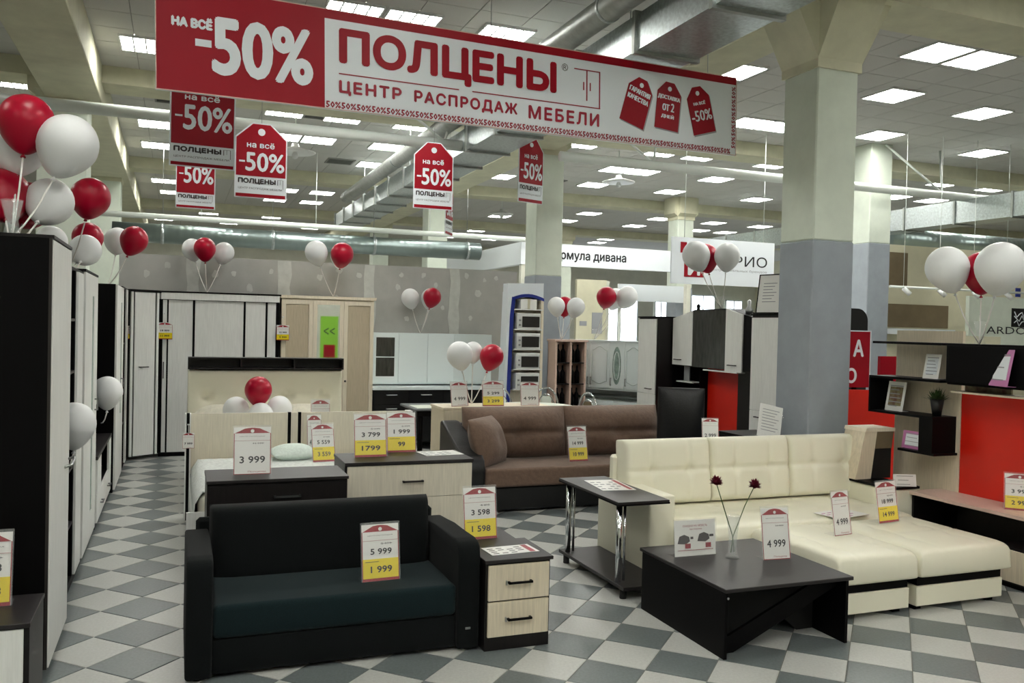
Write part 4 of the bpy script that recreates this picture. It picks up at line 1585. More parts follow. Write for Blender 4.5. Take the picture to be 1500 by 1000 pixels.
def hoop_chair(x, y, rz, lab_, cush):
    t = thing('hoop_chair', lab_, 'chair', (x, y, 0), rz, 'chrome hoop-back chairs')
    MB().bbox(-.2, -.2, .43, .2, .2, .48, .02, 3).build('seat', cush, t)
    pts = [(.19 * math.cos(a), .2, .62 + .34 * math.sin(a)) for a in [PI * k / 12 for k in range(13)]]
    MB().tube([(.19, .2, .45)] + pts + [(-.19, .2, .45)], .013, 8).build('back_hoop', 'chrome', t)
    pts = [(.13 * math.cos(a), .2, .60 + .27 * math.sin(a)) for a in [PI * k / 12 for k in range(13)]]
    MB().tube([(.13, .2, .46)] + pts + [(-.13, .2, .46)], .009, 8).build('back_hoop', 'chrome', t)
    MB().cushion(.16, .04, .32, 2.5, 10, 10, mtx=Matrix.Translation((0, .2, .52)), back=.5).build('back_pad', cush, t)
    for (a, b) in ((-.17, -.17), (.17, -.17), (-.17, .17), (.17, .17)):
        MB().cyl((a, b, .43), (a * 1.15, b * 1.15, 0), .011, 8).build('leg', 'chrome', t)
    return t


hoop_chair(4.28, 11.1, .2, 'chrome hoop chair with white pad between the yellow tag and right-hand tag', 'cloth_white')
hoop_chair(4.95, 11.3, -.3, 'chrome hoop chair with white pad right of the tags on the low cabinet', 'cloth_white')
hoop_chair(5.02, 10.45, -1.2, 'chrome hoop chair with brown pad just above the brown sofa back', 'wall_brown')

# ================================================================== SHOPS IN THE BACKGROUND
t = thing('shop_fascia', 'white booth fascia lettered in dark Cyrillic behind the second column', 'fascia', (7.15, 18.0, 3.24))
mb = MB()
mb.box(0, 0, 0, 4.5, .15, .50).box(0, .15, 0, .15, 7.0, .50)
mb.build('board', 'sign_white', t)
mb = MB()
txt(mb, 'Формула дивана', .62, .11, 2.66, .37, -.004, heavy=.008)
mb.build('lettering', 'print_black', t)
for (x, y) in ((.02, .02), (4.35, .02), (.02, 6.8)):
    B('post', 'wall_paint', t, x, y, -3.24, x + .12, y + .12, 0)
t = thing('shop_partition', 'pale yellow inner wall of the booth under the lettered fascia', 'partition', (9.6, 20.2, 0))
B('panel', 'wall_beige', t, 0, 0, 0, .86, .1, 3.1)
B('panel', 'wall_paint', t, .9, .3, 0, 1.1, .4, 3.1)
mb = MB()
mb.box(.1, -.01, 1.9, .3, 0, 2.02).box(.45, -.01, 1.7, .75, 0, 2.25)
mb.build('notice', 'print_grey', t)
t = thing('shop_partition', 'light blue-white bulkhead under the booth fascia left of the logo sign', 'partition', (10.3, 19.2, 2.55))
B('panel', 'sign_white', t, 0, 0, 0, 2.0, .1, .42)
B('post', 'pipe_white', t, 0, .02, -2.55, .08, .08, 0)
B('post', 'pipe_white', t, 1.92, .02, -2.55, 2.0, .08, 0)
t = thing('brick_pier', 'reddish narrow pier seen right of the second column', 'pier', (8.15, 19.4, 0))
B('pier_body', 'wall_brown', t, 0, 0, 0, .42, .3, 3.2)
B('pier_trim', 'print_crimson', t, .30, -.01, 0, .34, 0, 3.2)

t = thing('shop_sign', 'white sign with red square logo hanging behind the balloons beside column', 'sign', (7.62, 12.5, 2.62))
B('board', 'sign_white', t, .05, 0, .0, 2.13, .03, .78)
mb = MB()
mb.box(.22, -.004, .52, .34, 0, .70).box(.30, -.004, .12, .68, 0, .56)
mb.build('logo_square', 'sign_red', t)
mb = MB()
txt(mb, 'И', .38, .16, .60, .40, -.007, heavy=.012)
mb.build('logo_letter', 'sign_white', t)
mb = MB()
txt(mb, 'ТРИО', 1.06, .34, 1.98, .52, -.004)
mb.build('lettering', 'print_black', t)
mb = MB()
txt(mb, 'центр мебельных брендов', .80, .235, 1.98, .285, -.004)
mb.build('small_lettering', 'print_grey', t)
for x in (.3, 1.9):
    MB().cyl((x, .015, .78), (x, .015, CEIL - 2.62), .006, 6).build('wire', 'pipe_white', t)

t = thing('shop_sign', 'grey shop wall with black square logo at the right edge', 'sign', (13.83, 12.0, 1.55))
B('board', 'column_white', t, 0, 0, 0, 2.4, .08, 1.06)
B('logo_square', 'black_gap', t, 1.10, -.01, .50, 1.62, 0, .86)
mb = MB()
rn = random.Random(2)
for k in range(3):
    mb.tube([(1.16 + .4 * q / 6, -.014, .58 + .08 * k + .06 * math.sin(q * 2.2 + k)) for q in range(7)], .010, 5)
mb.build('logo_squiggle', 'sign_white', t)
mb = MB()
txt(mb, 'ARDO', .45, .36, 1.50, .50, -.004)
mb.build('lettering', 'print_black', t)
B('poster', 'blue_panel', t, 1.18, -.02, 1.08, 1.30, 0, 1.25)
B('poster', 'poster_green', t, 1.44, -.02, 1.08, 1.62, 0, 1.25)
t = thing('shop_partition', 'brown and beige booth wall right of the rear column', 'partition', (11.9, 12.9, 0))
B('panel', 'wall_beige', t, 0, .1, 0, 8, .2, 3.6)
B('brown_band', 'wall_brown', t, .0, .08, 2.8, 1.4, .1, 3.45)
B('brown_band', 'wall_brown', t, .0, .08, 2.0, 2.5, .1, 2.45)
B('ledge', 'sign_white', t, 0, -.1, 1.86, 2.5, .1, 1.97)
t = thing('fluorescent_track', 'thin white lamp track hanging before the brown booth wall', 'lamp', (11.2, 11.3, 2.66))
MB().cyl((0, 0, 0), (3.2, 0, 0), .02, 8).build('track', 'pipe_white', t)
for x in (.3, 1.1, 1.9, 2.7):
    MB().cyl((x, 0, 0), (x, 0, CEIL - 2.66), .005, 6).build('wire', 'pipe_white', t)
    MB().cyl((x, 0, -.02), (x + .1, -.05, -.12), .04, 10).build('spot_head', 'appliance_white', t)
t = thing('light_booth_wall', 'cream booth wall far right behind the shelves', 'partition', (7.6, 9.0, 0))
B('panel', 'wall_beige', t, 1.6, 0, 0, 3.4, .06, 1.85)
B('red_strip', 'sign_red', t, 1.2, 0, .9, 1.55, .05, 1.55)

t = thing('poster', 'green poster with arrows on the rear wall seen in the wardrobe mirror', 'poster', (5.30, -5.97, .55), PI)
B('sheet', 'poster_green', t, 0, 0, 0, .62, .02, 1.5)
mb = MB()
txt(mb, '>>', .12, .85, .5, 1.1, -.004, bold=.03)
mb.build('arrows', 'print_black', t)
B('red_notice', 'sign_red', t, .1, -.01, .05, .5, 0, .5)

# ================================================================== BIG BANNER
BZ = math.atan2(0.108, 0.99415)
t = thing('banner', 'huge red and white sale banner hanging from the ceiling', 'banner', (-.166, 6.530, 3.426), BZ, ry=-.023)
B('board', 'sign_white', t, 0, 0, 0, 5.245, .03, .75, .002)
B('red_field', 'sign_red', t, 0.005, -.003, 0.005, 1.19, 0, .745)
B('top_stripe', 'sign_red', t, 1.19, -.003, .68, 5.24, 0, .745)
mb = MB()
mb.box(0, -.004, 0, 5.245, 0, .006).box(0, -.004, .745, 5.245, 0, .752).box(0, -.004, 0, .006, 0, .75).box(5.239, -.004, 0, 5.245, 0, .75)
mb.build('edge_trim', 'pink_oak', t)
mb = MB()
txt(mb, 'НА ВСЁ', .11, .46, .375, .535, -.006, heavy=.006)
txt(mb, '50%', .39, .165, 1.085, .55, -.006, heavy=.017, res=4)
mb.box(.262, -.006, .335, .372, -.004, .385)
mb.build('white_lettering', 'sign_white', t)
mb = MB()
txt(mb, 'ПОЛЦЕНЫ', 1.315, .322, 3.205, .61, -.004, heavy=.015, res=4)
mb.build('red_lettering', 'sign_red', t)
mb = MB()
mb.box(1.30, -.004, .272, 2.30, 0, .280).box(2.42, -.004, .272, 3.67, 0, .280).box(3.658, -.004, .272, 3.668, 0, .60).box(3.40, -.004, .592, 3.668, 0, .60)
mb.box(3.525, -.004, .33, 3.535, 0, .60).box(3.492, -.004, .42, 3.502, 0, .49).box(3.56, -.004, .42, 3.57, 0, .49)
mb.build('wardrobe_emblem', 'print_crimson', t)
for wd_, a_, b_ in (('ЦЕНТР', 1.305, 1.80), ('РАСПРОДАЖ', 1.915, 2.835), ('МЕБЕЛИ', 2.95, 3.655)):
    mb = MB()
    txt(mb, wd_, a_, .118, b_, .222, -.004, heavy=.005, space=1.2, res=3)
    mb.build('tagline_word', 'print_crimson', t)
mb = MB()
txt(mb, '®', 3.27, .56, 3.335, .625, -.004)
mb.build('registered_mark', 'print_dark', t)
mb = MB()
for k in range(33):
    txt(mb, '50%', 1.20 + k * .1205, .012, 1.20 + (k + .94) * .1205, .058, -.004, heavy=.0025, res=1)
mb.build('percent_border', 'print_crimson', t)
mb = MB()
for k in range(5):
    txt(mb, '50%', 5.185, .07 + k * .12, 5.228, .07 + k * .12 + .108, -.004, heavy=.0025, res=1, vertical=True)
mb.build('percent_border', 'print_crimson', t)


def label_shape(mb, cx, cz, w_, h_, rot, y0, y1, hole=True):
    pts = [(-w_ / 2, -h_ / 2), (w_ / 2, -h_ / 2), (w_ / 2, h_ * .28), (w_ * .18, h_ / 2), (-w_ * .18, h_ / 2), (-w_ / 2, h_ * .28)]
    c, s = math.cos(rot), math.sin(rot)
    mb.prism([(cx + x * c - z * s, cz + x * s + z * c) for x, z in pts], y0, y1)
    return (cx - (h_ * .36) * s, cz + (h_ * .36) * c)


for (cx, cz, rot, lines, lab_) in ((4.07, .385, -.30, [('ГАРАНТИЯ', .07, .115, .23), ('КАЧЕСТВА', .0, .045, .23)], 'g'),
                                   (4.42, .385, -.10, [('ДОСТАВКА', .05, .095, .25), ('от 2', -.05, .03, .13), ('ДНЕЙ', -.12, -.075, .14)], 'd'),
                                   (4.80, .39, .26, [('НА ВСЁ', .05, .085, .14), ('-50%', -.10, .0, .24)], 'v')):
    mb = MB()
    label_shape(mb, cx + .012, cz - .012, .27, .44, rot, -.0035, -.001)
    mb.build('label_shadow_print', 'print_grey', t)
    mb = MB()
    hx, hz = label_shape(mb, cx, cz, .27, .44, rot, -.006, -.002)
    mb.build('printed_label', 'sign_red', t)
    mb = MB()
    mb.prism([(hx + .022 * math.cos(2 * PI * k / 14), hz + .022 * math.sin(2 * PI * k / 14)) for k in range(14)], -.008, -.005)
    c, s = math.cos(rot), math.sin(rot)
    for (tx, z0, z1, wd) in lines:
        me, bb = text_mesh(tx, .0, 2)
        zc = (z0 + z1) / 2
        cx2, cz2 = cx - zc * s, cz + zc * c
        T = (Matrix.Translation((cx2, -.008, cz2)) @ Matrix.Rotation(-rot - .0, 4, 'Y') @
             Matrix(((wd / (bb[2] - bb[0]), 0, 0, 0), (0, 0, 1, 0), (0, (z1 - z0) / (bb[3] - bb[1]), 0, 0), (0, 0, 0, 1))) @ Matrix.Translation((-(bb[0] + bb[2]) / 2, -(bb[1] + bb[3]) / 2, 0)))
        mb.mesh(me, T)
        mb.mesh(me, Matrix.Translation((.004, -.0002, .0)) @ T)
        mb.mesh(me, Matrix.Translation((-.004, -.0004, .001)) @ T)
    mb.build('label_lettering', 'sign_white', t)
for x in (.3, 2.6, 4.9):
    MB().cyl((x, .015, .75), (x + .03 * 0, .015, 1.75), .004, 6).build('wire', 'steel', t)


# ================================================================== HANGING -50% TAGS
def hang_tag(x, y, z0, w_, h_, rz, lab_, house=True, rectlab=False):
    t = thing('hanging_tag', lab_, 'sign', (x, y, z0), rz)
    hw = w_ / 2
    mb = MB()
    if house:
        out = [(-hw, 0), (hw, 0), (hw, h_ * .80), (hw * .35, h_), (-hw * .35, h_), (-hw, h_ * .80)]
    else:
        out = [(-hw, 0), (hw, 0), (hw, h_), (-hw, h_)]
    mb.prism(out, 0, .012)
    mb.build('board', 'sign_white', t)
    e = .012 * w_ / .5
    zr = h_ * .29
    if house:
        out = [(-hw + e, zr), (hw - e, zr), (hw - e, h_ * .79), (hw * .33, h_ - e), (-hw * .33, h_ - e), (-hw + e, h_ * .79)]
    else:
        out = [(-hw + e, zr), (hw - e, zr), (hw - e, h_ - e), (-hw + e, h_ - e)]
    for sgn in (0, 1):
        mb = MB()
        y0 = -.002 if sgn == 0 else .012
        mb.prism(out, y0, y0 + .002)
        mb.box(-hw + e, y0, e * .7, hw - e, y0 + .002, h_ * .055)
        mb.build('red_field', 'sign_red', t)
    mb = MB()
    sc = .66 if house else .86
    txt(mb, 'на всё', -hw * .55, h_ * (sc + .01), hw * .5, h_ * (sc + .085), -.004, heavy=.002)
    txt(mb, '50%', -hw * .58, h_ * (sc - .30 * (1 if house else 1.25)), hw * .88, h_ * (sc - .06), -.004, heavy=.006, res=3)
    zz = h_ * (sc - .18 * (1 if house else 1.15))
    mb.box(-hw * .84, -.004, zz - h_ * .012, -hw * .62, -.003, zz + h_ * .012)
    if house:
        mb.prism([(.07 * w_ * math.cos(2 * PI * k / 16), h_ * .88 + .07 * w_ * math.sin(2 * PI * k / 16)) for k in range(16)], -.004, -.002)
    mb.build('white_lettering', 'sign_white', t)
    mb = MB()
    txt(mb, 'ПОЛЦЕНЫ', -hw * .86, h_ * .185, hw * .56, h_ * .255, -.003, heavy=.004)
    mb.box(hw * .64, -.003, h_ * .19, hw * .66, -.001, h_ * .26).box(hw * .64, -.003, h_ * .257, hw * .86, -.001, h_ * .26).box(hw * .74, -.003, h_ * .20, hw * .75, -.001, h_ * .26).box(hw * .85, -.003, h_ * .14, hw * .865, -.001, h_ * .26)
    txt(mb, 'ЦЕНТР РАСПРОДАЖ МЕБЕЛИ', -hw * .86, h_ * .11, hw * .82, h_ * .14, -.003, bold=.0, res=1)
    mb.build('lettering', 'print_dark', t)
    MB().cyl((0, .006, h_ - .01), (0, .006, CEIL - z0), .003, 6).build('cord', 'steel', t)
    return t


hang_tag(.19, 8.44, 3.22, .57, .70, .06, 'red hanging board directly under the banner, largest and leftmost', house=False)
hang_tag(.20, 12.4, 3.32, .50, .70, .04, 'smaller red hanging board below the leftmost one, partly covered by it', house=False)
hang_tag(.87, 10.35, 3.24, .58, .86, .03, 'red notched hanging tag to the right of the two square hanging boards')
hang_tag(3.165, 11.2, 3.38, .55, .89, .02, 'red notched hanging tag below the middle of the banner near the galvanised duct')
hang_tag(4.98, 12.2, 3.72, .50, 1.0, .34, 'red hanging tag turned sideways in front of the second column')
hang_tag(3.82, 12.6, 3.20, .40, .80, 1.0, 'small hanging tag edge-on, mostly hidden behind the middle notched tag')


# ================================================================== PRICE TAGS
def price_tag(x, y, z, rz, w_, h_, price, old=None, yellow=True, tilt=-.16, lab_='', hang=False, shine=False, parent_base=True):
    """card under a clear holder; yellow = lower price on a yellow field"""
    o = thing('price_tag', lab_, 'price tag', (x, y, z), rz)
    T = Matrix.Rotation(tilt, 4, 'X') if not hang else Matrix.Identity(4)
    zc = .012
    mb = MB()
    mb.box(-w_ / 2, .0, 0, w_ / 2, .003, h_, mtx=T)
    mb.build('card', 'card_white', o)
    e = w_ * .02
    mb = MB()
    mb.prism([(-w_ * .48, h_ * .87), (w_ * .48, h_ * .87), (w_ * .20, h_ * .97), (.05 * w_, h_ * .985), (-.05 * w_, h_ * .985), (-w_ * .20, h_ * .97)], -.0015, .0, mtx=T)
    mb.box(-w_ / 2, -.0015, 0, -w_ / 2 + e, 0, h_ * .87, mtx=T).box(w_ / 2 - e, -.0015, 0, w_ / 2, 0, h_ * .87, mtx=T)
    mb.box(-w_ / 2, -.0015, 0, w_ / 2, 0, h_ * (.05 if yellow else .015), mtx=T).box(-w_ / 2, -.0015, h_ * .71, w_ / 2, 0, h_ * .715, mtx=T)
    if not yellow:
        txt_m = MB()
        txt(txt_m, 'Полцены', -w_ * .12, h_ * .035, w_ * .36, h_ * .075, -.002, bold=.02, res=1)
        me = bpy.data.meshes.new('t')
        txt_m.bm.to_mesh(me)
        mb.mesh(me, T)
        txt_m.bm.free()
        bpy.data.meshes.remove(me)
    mb.build('red_header', 'card_red', o)
    mb = MB()
    mb.prism([(.05 * w_ * math.cos(2 * PI * k / 12), h_ * .915 + .05 * w_ * math.sin(2 * PI * k / 12)) for k in range(12)], -.0025, -.001, mtx=T)
    mb.build('hole_mark', 'card_white', o)
    if yellow:
        mb = MB()
        mb.box(-w_ / 2 + e, -.0015, h_ * .05, w_ / 2 - e, 0, h_ * .39, mtx=T)
        mb.build('yellow_field', 'card_yellow', o)
    tm = MB()
    txt(tm, 'ЦЕНТР РАСПРОДАЖ', -w_ * .34, h_ * .79, w_ * .34, h_ * .81, -.002, res=1)
    if old:
        txt(tm, old, w_ * .02, h_ * .635, w_ * .3, h_ * .67, -.002, res=1)
        tm.box(w_ * .0, -.0022, h_ * .65, w_ * .32, -.002, h_ * .655)
    if yellow:
        a, b = price
        txt(tm, a, -w_ * .27, h_ * .47, w_ * .30, h_ * .57, -.002, res=2, heavy=w_ * .006)
        txt(tm, b, -w_ * (.27 if len(b) > 2 else .12), h_ * .15, w_ * (.30 if len(b) > 2 else .12), h_ * .26, -.002, res=2, heavy=w_ * .006)
        tm.box(-w_ * .42, -.0022, h_ * .335, -w_ * .05, -.002, h_ * .345)
    else:
        txt(tm, price, -w_ * .34, h_ * .24, w_ * .34, h_ * .38, -.002, res=2, heavy=w_ * .006)
    me = bpy.data.meshes.new('t')
    tm.bm.to_mesh(me)
    tm.bm.free()
    mb = MB()
    mb.mesh(me, T)
    bpy.data.meshes.remove(me)
    mb.build('lettering', 'print_black', o)
    if hang:
        MB().cyl((0, 0, h_ * .98), (0, .01, h_ * 1.55), .003, 5).build('cord', 'stick_white', o)
        MB().cyl((0, .01, h_ * 1.5), (0, .01, h_ * 1.58), .012, 8).build('clip', 'appliance_white', o)
    else:
        mb = MB()
        mb.box(-w_ * .53, -.006, 0, w_ * .53, -.0035, h_ * 1.04, mtx=T)
        mb.box(-w_ * .53, .004, 0, w_ * .53, .006, h_ * 1.04, mtx=T)
        mb.box(-w_ * .53, -.006, -.0, w_ * .53, .09, .003)
        mb.build('clear_holder', 'acrylic', o)
    return o


price_tag(1.10, 4.80, .375, .05, .215, .315, ('5 999', '1 999'), '5 999', lab_='price tag 5 999 and 1 999 standing on the black sofa seat')
price_tag(1.79, 5.07, .500, .03, .215, .32, ('3 598', '1 598'), '4 495', lab_='price tag 3 598 and 1 598 standing on the nightstands beside the black sofa')
price_tag(.475, 5.90, .82, -.02, .235, .31, '3 999', '11 999', yellow=False, lab_='white price tag 3 999 standing on the black dresser')
price_tag(1.325, 6.20, .862, .0, .235, .31, ('3 799', '1799'), '5 199', lab_='price tag 3 799 and 1799 standing on the pale wood dresser')
price_tag(1.60, 6.38, .862, .0, .22, .30, ('1 999', '99'), '2 999', lab_='price tag 1 999 and 99 just right of the one reading 3 799')
price_tag(1.24, 7.75, .59, .1, .20, .34, ('5 559', '3 559'), '7 999', tilt=-.3, lab_='leaning price tag with yellow field on the near bed cover')
price_tag(1.22, 8.2, .59, .05, .13, .37, '4 999', yellow=False, lab_='small white price tag behind the leaning one on the near bed')
price_tag(1.38, 8.9, .72, .0, .19, .32, '9 999', yellow=False, lab_='white price tag on the far bed, right of the balloons')
price_tag(3.93, 8.12, .445, .05, .22, .36, ('14 999', '10 999'), '19 999', tilt=-.2, lab_='shiny price tag standing on the brown sofa seat')
price_tag(2.98, 9.25, .925, .25, .22, .27, '4 999', yellow=False, lab_='white price tag on the low cabinet, left one of three')
price_tag(3.36, 9.2, .925, -.05, .25, .285, ('5 299', '3 299'), lab_='price tag with yellow field in the middle of the low cabinet')
price_tag(3.82, 9.22, .925, -.08, .22, .27, '4 999', yellow=False, lab_='white price tag on the low cabinet, right one of three')
price_tag(3.56, 4.45, .40, -.08, .195, .32, '4 999', '10 999', yellow=False, lab_='white price tag 4 999 standing on the black coffee table')
price_tag(4.33, 4.72, .44, .12, .165, .30, '4 999', '10 999', yellow=False, lab_='white price tag 4 999 leaning on the cream sofa ottoman')
price_tag(4.97, 4.95, .44, .12, .215, .30, ('18 999', '14 999'), '25 999', lab_='price tag 18 999 and 14 999 on the cream sofa seat')
price_tag(5.90, 4.62, .545, -.75, .20, .27, ('3 999', '2 999'), '5 299', lab_='price tag with yellow field on the pinkish television bench')
price_tag(-.79, 4.46, .51, .02, .20, .33, ('2 598', '1 398'), '3 199', lab_='price tag with yellow field cut off by the left frame edge')
price_tag(4.52, 6.62, .821, -.35, .15, .22, '2 999', yellow=False, lab_='small white price tag among papers on the black desk')
price_tag(-.53, 12.09, 1.56, .55, .13, .17, ('17 999', '9 999'), hang=True, lab_='price tag with yellow field hanging on the slanted corner wardrobe')
price_tag(-.155, 12.28, 1.56, .0, .19, .22, ('19 999', '11 999'), hang=True, lab_='price tag with yellow field hanging on the sliding wardrobe left edge')
price_tag(1.36, 12.27, 1.57, .0, .17, .21, ('15 999', '9 999'), hang=True, lab_='price tag with yellow field hanging where white and cream wardrobes meet')
price_tag(.11, 8.34, .66, .0, .10, .14, '7 999', yellow=False, hang=True, lab_='small white price tag hanging on the left post of the near bed')


def paper(x, y, z, rz, w_, d_, lab_, name='leaflet', red=True, tex='print_grey'):
    o = thing(name, lab_, 'leaflet', (x, y, z), rz)
    B('sheet', 'card_white', o, 0, 0, 0, w_, d_, .002)
    mb = MB()
    for k in range(4):
        for j in range(4):
            if (k * 3 + j) % 5 != 4:
                mb.box(w_ * (.06 + .19 * k), d_ * (.12 + .2 * j), .002, w_ * (.06 + .19 * k + .12), d_ * (.12 + .2 * j + .06), .0026)
    mb.build('print', tex, o)
    if red:
        B('red_print', 'card_red', o, w_ * .82, d_ * .05, .002, w_ * .93, d_ * .95, .0027)
    return o


paper(1.70, 4.61, .521, .06, .30, .17, 'printed leaflet with red strip lying on the nightstand top', tex='print_dark')
paper(1.73, 6.14, .863, .1, .30, .22, 'white leaflet lying on the right end of the pale wood dresser', red=False)
paper(2.90, 5.58, .656, -.12, .26, .42, 'large printed leaflet lying on the narrow dark side table')
paper(4.66, 5.12, .445, .2, .36, .24, 'magenta printed leaflet lying on the cream sofa behind the 4 999 tag', tex='magenta', red=False)
paper(4.18, 6.42, .822, .15, .24, .18, 'loose white papers on left end of the black desk', red=False)
paper(4.44, 6.44, .8245, -.2, .26, .16, 'loose white papers at the foot of small desk price tag', red=False)

t = thing('advert_card', 'white advert card with red headline and dark sofa pictures on coffee table', 'card', (2.955, 4.68, .40), -.02)
T = Matrix.Rotation(-.10, 4, 'X')
MB().box(0, 0, 0, .30, .003, .225, mtx=T).build('card', 'card_white', t)
MB().box(-.008, -.006, 0, .308, -.003, .235, mtx=T).box(-.008, -.006, 0, .308, .08, .003).build('clear_holder', 'acrylic', t)
mb = MB()
tm = MB()
txt(tm, 'СКИДКИ НА МЕБЕЛЬ', .06, .180, .24, .196, -.002, bold=.02, res=1)
txt(tm, 'при покупке', .11, .160, .20, .172, -.002, bold=.01, res=1)
tm.box(.02, -.002, .035, .28, -.0015, .038)
me = bpy.data.meshes.new('t')
tm.bm.to_mesh(me)
tm.bm.free()
mb.mesh(me, T)
mb.build('red_lettering', 'print_crimson', t)
mb = MB()
for (a, b) in ((.02, .08), (.165, .09)):
    mb.prism([(a, b), (a + .06, b - .005), (a + .09, b + .012), (a + .085, b + .04), (a + .05, b + .055), (a + .015, b + .045)], -.002, -.001, mtx=T)
mb.box(.255, -.002, .115, .285, -.001, .13, mtx=T).box(.115, -.002, .105, .135, -.001, .12, mtx=T)
mb.build('sofa_pictures', 'print_dark', t)
mb = MB()
mb.box(.075, -.002, .048, .115, -.001, .078, mtx=T).box(.225, -.002, .048, .265, -.001, .078, mtx=T)
mb.build('price_blocks', 'print_crimson', t)

t = thing('sign_holder', 'clear tilted sign holder with white sheet on the black desk', 'sign holder', (4.97, 6.55, .881), -.25)
T = Matrix.Rotation(-.32, 4, 'X') @ Matrix.Rotation(.22, 4, 'Y')
MB().box(0, 0, .01, .22, .003, .32, mtx=T).build('sheet', 'card_white', t)
MB().box(-.008, -.006, 0, .228, -.003, .33, mtx=T).box(-.01, -.02, 0, .23, .10, .004).build('clear_holder', 'acrylic', t)
mb = MB()
for k in range(8):
    mb.box(.03, -.002, .27 - k * .028, .19 - (k % 3) * .02, -.001, .276 - k * .028, mtx=T)
mb.build('print_lines', 'print_grey', t)

# ================================================================== BALLOONS
CLUSTER = {
    'A': ((-.82, 5.20, 2.236), 'on the near black wardrobe'),
    'B': ((-.85, 7.95, 2.19), 'above the shelf units of the left row'),
    'C': ((-.72, 10.5, 2.18), 'above the farthest black-sided cabinet of the left row'),
    'D': ((.37, 12.5, 2.2), 'above the sliding wardrobe'),
    'E': ((2.09, 12.55, 2.2), 'above the cream mirror wardrobe'),
    'F': ((3.46, 12.8, 1.70), 'above the plain white kitchen'),
    'G': ((5.60, 12.30, 1.65), 'above the pinkish bookcase'),
    'H': ((6.30, 12.55, 1.655), 'above the carved white kitchen'),
    'I': ((6.50, 9.35, 2.12), 'in front of the red-logo sign'),
    'J': ((5.92, 5.03, 1.78), 'above the black wall cabinet at right'),
    'K': ((.94, 9.9, .55), 'on the far bed'),
    'M': ((3.2, 9.5, .925), 'over the white kitchen doors behind the tags')}
# px centre, px radius -> world centre at a given distance, worked out beforehand
BAL = [
    ('A', (-.79, 5.41, 2.89), .150, 'r', 'large red balloon highest at left'),
    ('A', (-.58, 5.36, 2.78), .163, 'w', 'large white balloon right of the highest red one'),
    ('A', (-.86, 5.60, 2.80), .165, 'w', 'white balloon hidden behind the highest red one'),
    ('A', (-.92, 5.55, 2.50), .150, 'r', 'red balloon cut by the left edge'),
    ('A', (-.83, 5.72, 2.47), .140, 'r', 'red balloon low behind the big white one'),
    ('A', (-.69, 5.55, 2.48), .134, 'w', 'low white balloon between two red ones'),
    ('B', (-.64, 7.40, 2.75), .150, 'r', 'single red balloon'),
    ('B', (-1.0, 8.2, 2.46), .130, 'w', 'white balloon peeking over the wardrobe top'),
    ('B', (-.77, 8.5, 2.42), .140, 'w', 'white balloon in front of a red one'),
    ('B', (-.80, 9.05, 2.58), .143, 'r', 'red balloon half behind a white one'),
    ('C', (-.66, 10.97, 2.72), .150, 'w', 'white balloon left of its red partner'),
    ('C', (-.46, 10.40, 2.69), .150, 'r', 'red balloon right of its white partner'),
    ('D', (.177, 12.74, 2.80), .143, 'w', 'white balloon left of the red one'),
    ('D', (.33, 12.40, 2.79), .147, 'r', 'red balloon between two white ones'),
    ('D', (.59, 12.7, 2.77), .143, 'w', 'white balloon right of the red one'),
    ('E', (1.80, 12.3, 2.81), .162, 'w', 'pear-shaped white balloon'),
    ('E', (2.16, 12.3, 2.80), .165, 'r', 'red balloon with a white one peeking behind'),
    ('E', (2.20, 12.58, 2.80), .162, 'w', 'white balloon hidden behind the red one'),
    ('F', (3.28, 12.75, 2.23), .142, 'w', 'white balloon at left'),
    ('F', (3.58, 12.6, 2.25), .140, 'r', 'red balloon at right'),
    ('F', (3.60, 12.77, 2.24), .148, 'w', 'white balloon peeking out behind the red one'),
    ('G', (5.50, 12.30, 2.17), .140, 'w', 'left white balloon'),
    ('G', (5.75, 12.12, 2.16), .145, 'w', 'right white balloon'),
    ('G', (5.70, 12.42, 2.18), .145, 'r', 'red balloon between and behind two white ones'),
    ('H', (6.24, 12.05, 2.33), .160, 'r', 'red balloon'),
    ('H', (6.55, 11.95, 2.34), .168, 'w', 'white balloon at right'),
    ('H', (6.50, 12.25, 2.32), .160, 'w', 'white balloon between the red and white ones'),
    ('I', (6.05, 9.28, 2.78), .178, 'w', 'white balloon covering the logo'),
    ('I', (6.30, 9.45, 2.78), .170, 'r', 'red balloon between two white ones'),
    ('I', (6.42, 9.15, 2.78), .165, 'w', 'white balloon covering the lettering'),
    ('J', (5.62, 5.09, 2.37), .166, 'w', 'left white balloon'),
    ('J', (5.86, 4.98, 2.35), .150, 'r', 'red balloon squeezed between two white ones'),
    ('J', (5.72, 4.70, 2.36), .184, 'w', 'right white balloon'),
    ('K', (.84, 9.83, 1.07), .150, 'r', 'red balloon'),
    ('K', (.62, 10.0, .84), .145, 'w', 'left white balloon'),
    ('K', (.86, 9.72, .80), .140, 'w', 'middle white balloon'),
    ('K', (1.08, 9.95, .85), .145, 'w', 'right white balloon'),
    ('L', (-.625, 6.33, 1.124), .140, 'w', 'white balloon tied low in front of the open shelf unit, nearer the camera'),
    ('L', (-.61, 9.0, 1.127), .143, 'w', 'white balloon floating low in the aisle in front of the open niche'),
    ('M', (2.98, 9.30, 1.50), .152, 'w', 'left white balloon'),
    ('M', (3.22, 9.55, 1.53), .115, 'w', 'middle white balloon'),
    ('M', (3.40, 9.40, 1.48), .142, 'r', 'red balloon'),
]
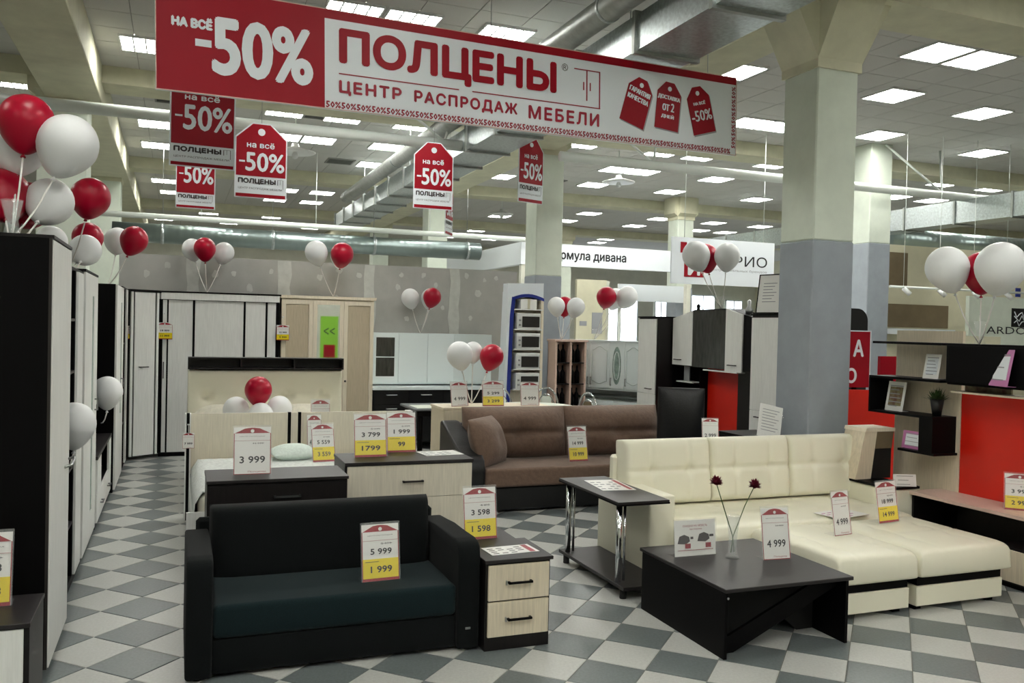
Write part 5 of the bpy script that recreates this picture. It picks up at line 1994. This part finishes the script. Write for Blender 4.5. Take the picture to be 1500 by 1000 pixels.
for (cl, c, r, colr, lab_) in BAL:
    full = lab_ if cl == 'L' else lab_ + ' ' + CLUSTER[cl][1]
    t = thing('balloon', full, 'balloon', c, random.uniform(0, 3), None)
    base = V(CLUSTER[cl][0]) - V(c) if cl != 'L' else V((-.12, 0, .05))
    if cl == 'L':
        base = V((-.05, .02, -.30))
    prof = []
    N_ = 20
    for k in range(N_ + 1):
        a = PI * k / N_
        z = -math.cos(a)
        rr = math.sin(a)
        if z < -.1:
            q = (-z - .1) / .9
            rr = rr * (1 - .22 * q * q) if q < 1 else 0
            z = z - .22 * q * q
        prof.append((r * rr * .97 if 0 < k < N_ else 0, r * z * 1.02))
    prof[0] = (0.004, prof[0][1])
    mb = MB()
    mb.lathe([(0, prof[0][1] - .001)] + prof, 28)
    body = mb.build('body', 'balloon_red' if colr == 'r' else 'balloon_white', t)
    zb = prof[0][1]
    MB().lathe([(0, zb - .022), (.014, zb - .02), (.012, zb - .012), (.005, zb - .004), (.006, zb + .004), (0, zb + .006)], 10).build('knot', 'balloon_red' if colr == 'r' else 'balloon_white', t)
    # lean the balloon along its stick
    up = (-base).normalized()
    q = V((0, 0, 1)).rotation_difference(V((0, 0, 1)).lerp(up, .75).normalized()) if cl not in ('K', 'L') else V((0, 0, 1)).rotation_difference(V((0, 0, 1)))
    t.rotation_mode = 'QUATERNION'
    t.rotation_quaternion = q
    if cl != 'K':
        inv = q.inverted()
        bl = inv @ base
        mb = MB()
        st = V((0, 0, zb - .018))
        pts = [st, st.lerp(bl, .35) + (inv @ V((0, 0, -.03))), st.lerp(bl, .7) + (inv @ V((0, 0, -.025))), bl]
        mb.tube(pts, .0055, 6)
        mb.build('stick', 'stick_white', t)


def base_cup(x, y, z, lab_, s=1.0, glass=False):
    t = thing('balloon_vase', lab_, 'vase', (x, y, z))
    MB().lathe([(0, 0), (.045 * s, 0), (.04 * s, .03 * s), (.03 * s, .09 * s), (.055 * s, .20 * s), (.050 * s, .20 * s), (.025 * s, .09 * s), (0, .02)], 16).build('body', 'glass' if glass else 'acrylic', t)


base_cup(-.82, 5.20, 2.237, 'clear glass vase on the near black wardrobe holding balloon sticks', 1.0, True)
base_cup(5.92, 5.03, 1.781, 'clear vase on the black wall cabinet holding balloon sticks', .9)
base_cup(6.50, 9.35, 2.10, 'small clear vase on the red-backed wall unit holding balloon sticks', .9)
base_cup(6.30, 12.55, 1.655, 'small clear vase on the carved white kitchen cabinets', .9)
base_cup(3.46, 12.8, 1.70, 'small clear vase on the plain white kitchen cabinets', .6)
base_cup(5.60, 12.30, 1.651, 'small clear vase on top of the pinkish bookcase', .7)
o = thing('trinket', 'small dark ornament on top of the wall unit left of the balloon vase', 'ornament', (6.48, 9.85, 2.05))
MB().lathe([(0, 0), (.03, 0), (.04, .04), (.02, .08), (.03, .12), (0, .15)], 12).build('body', 'black_lam', o)
o = thing('trinket', 'small pale ornament on top of the wall unit right of the balloon vase', 'ornament', (6.48, 8.75, 2.05))
MB().lathe([(0, 0), (.04, 0), (.05, .05), (.02, .10), (.03, .16), (0, .18)], 12).build('body', 'steel', o)
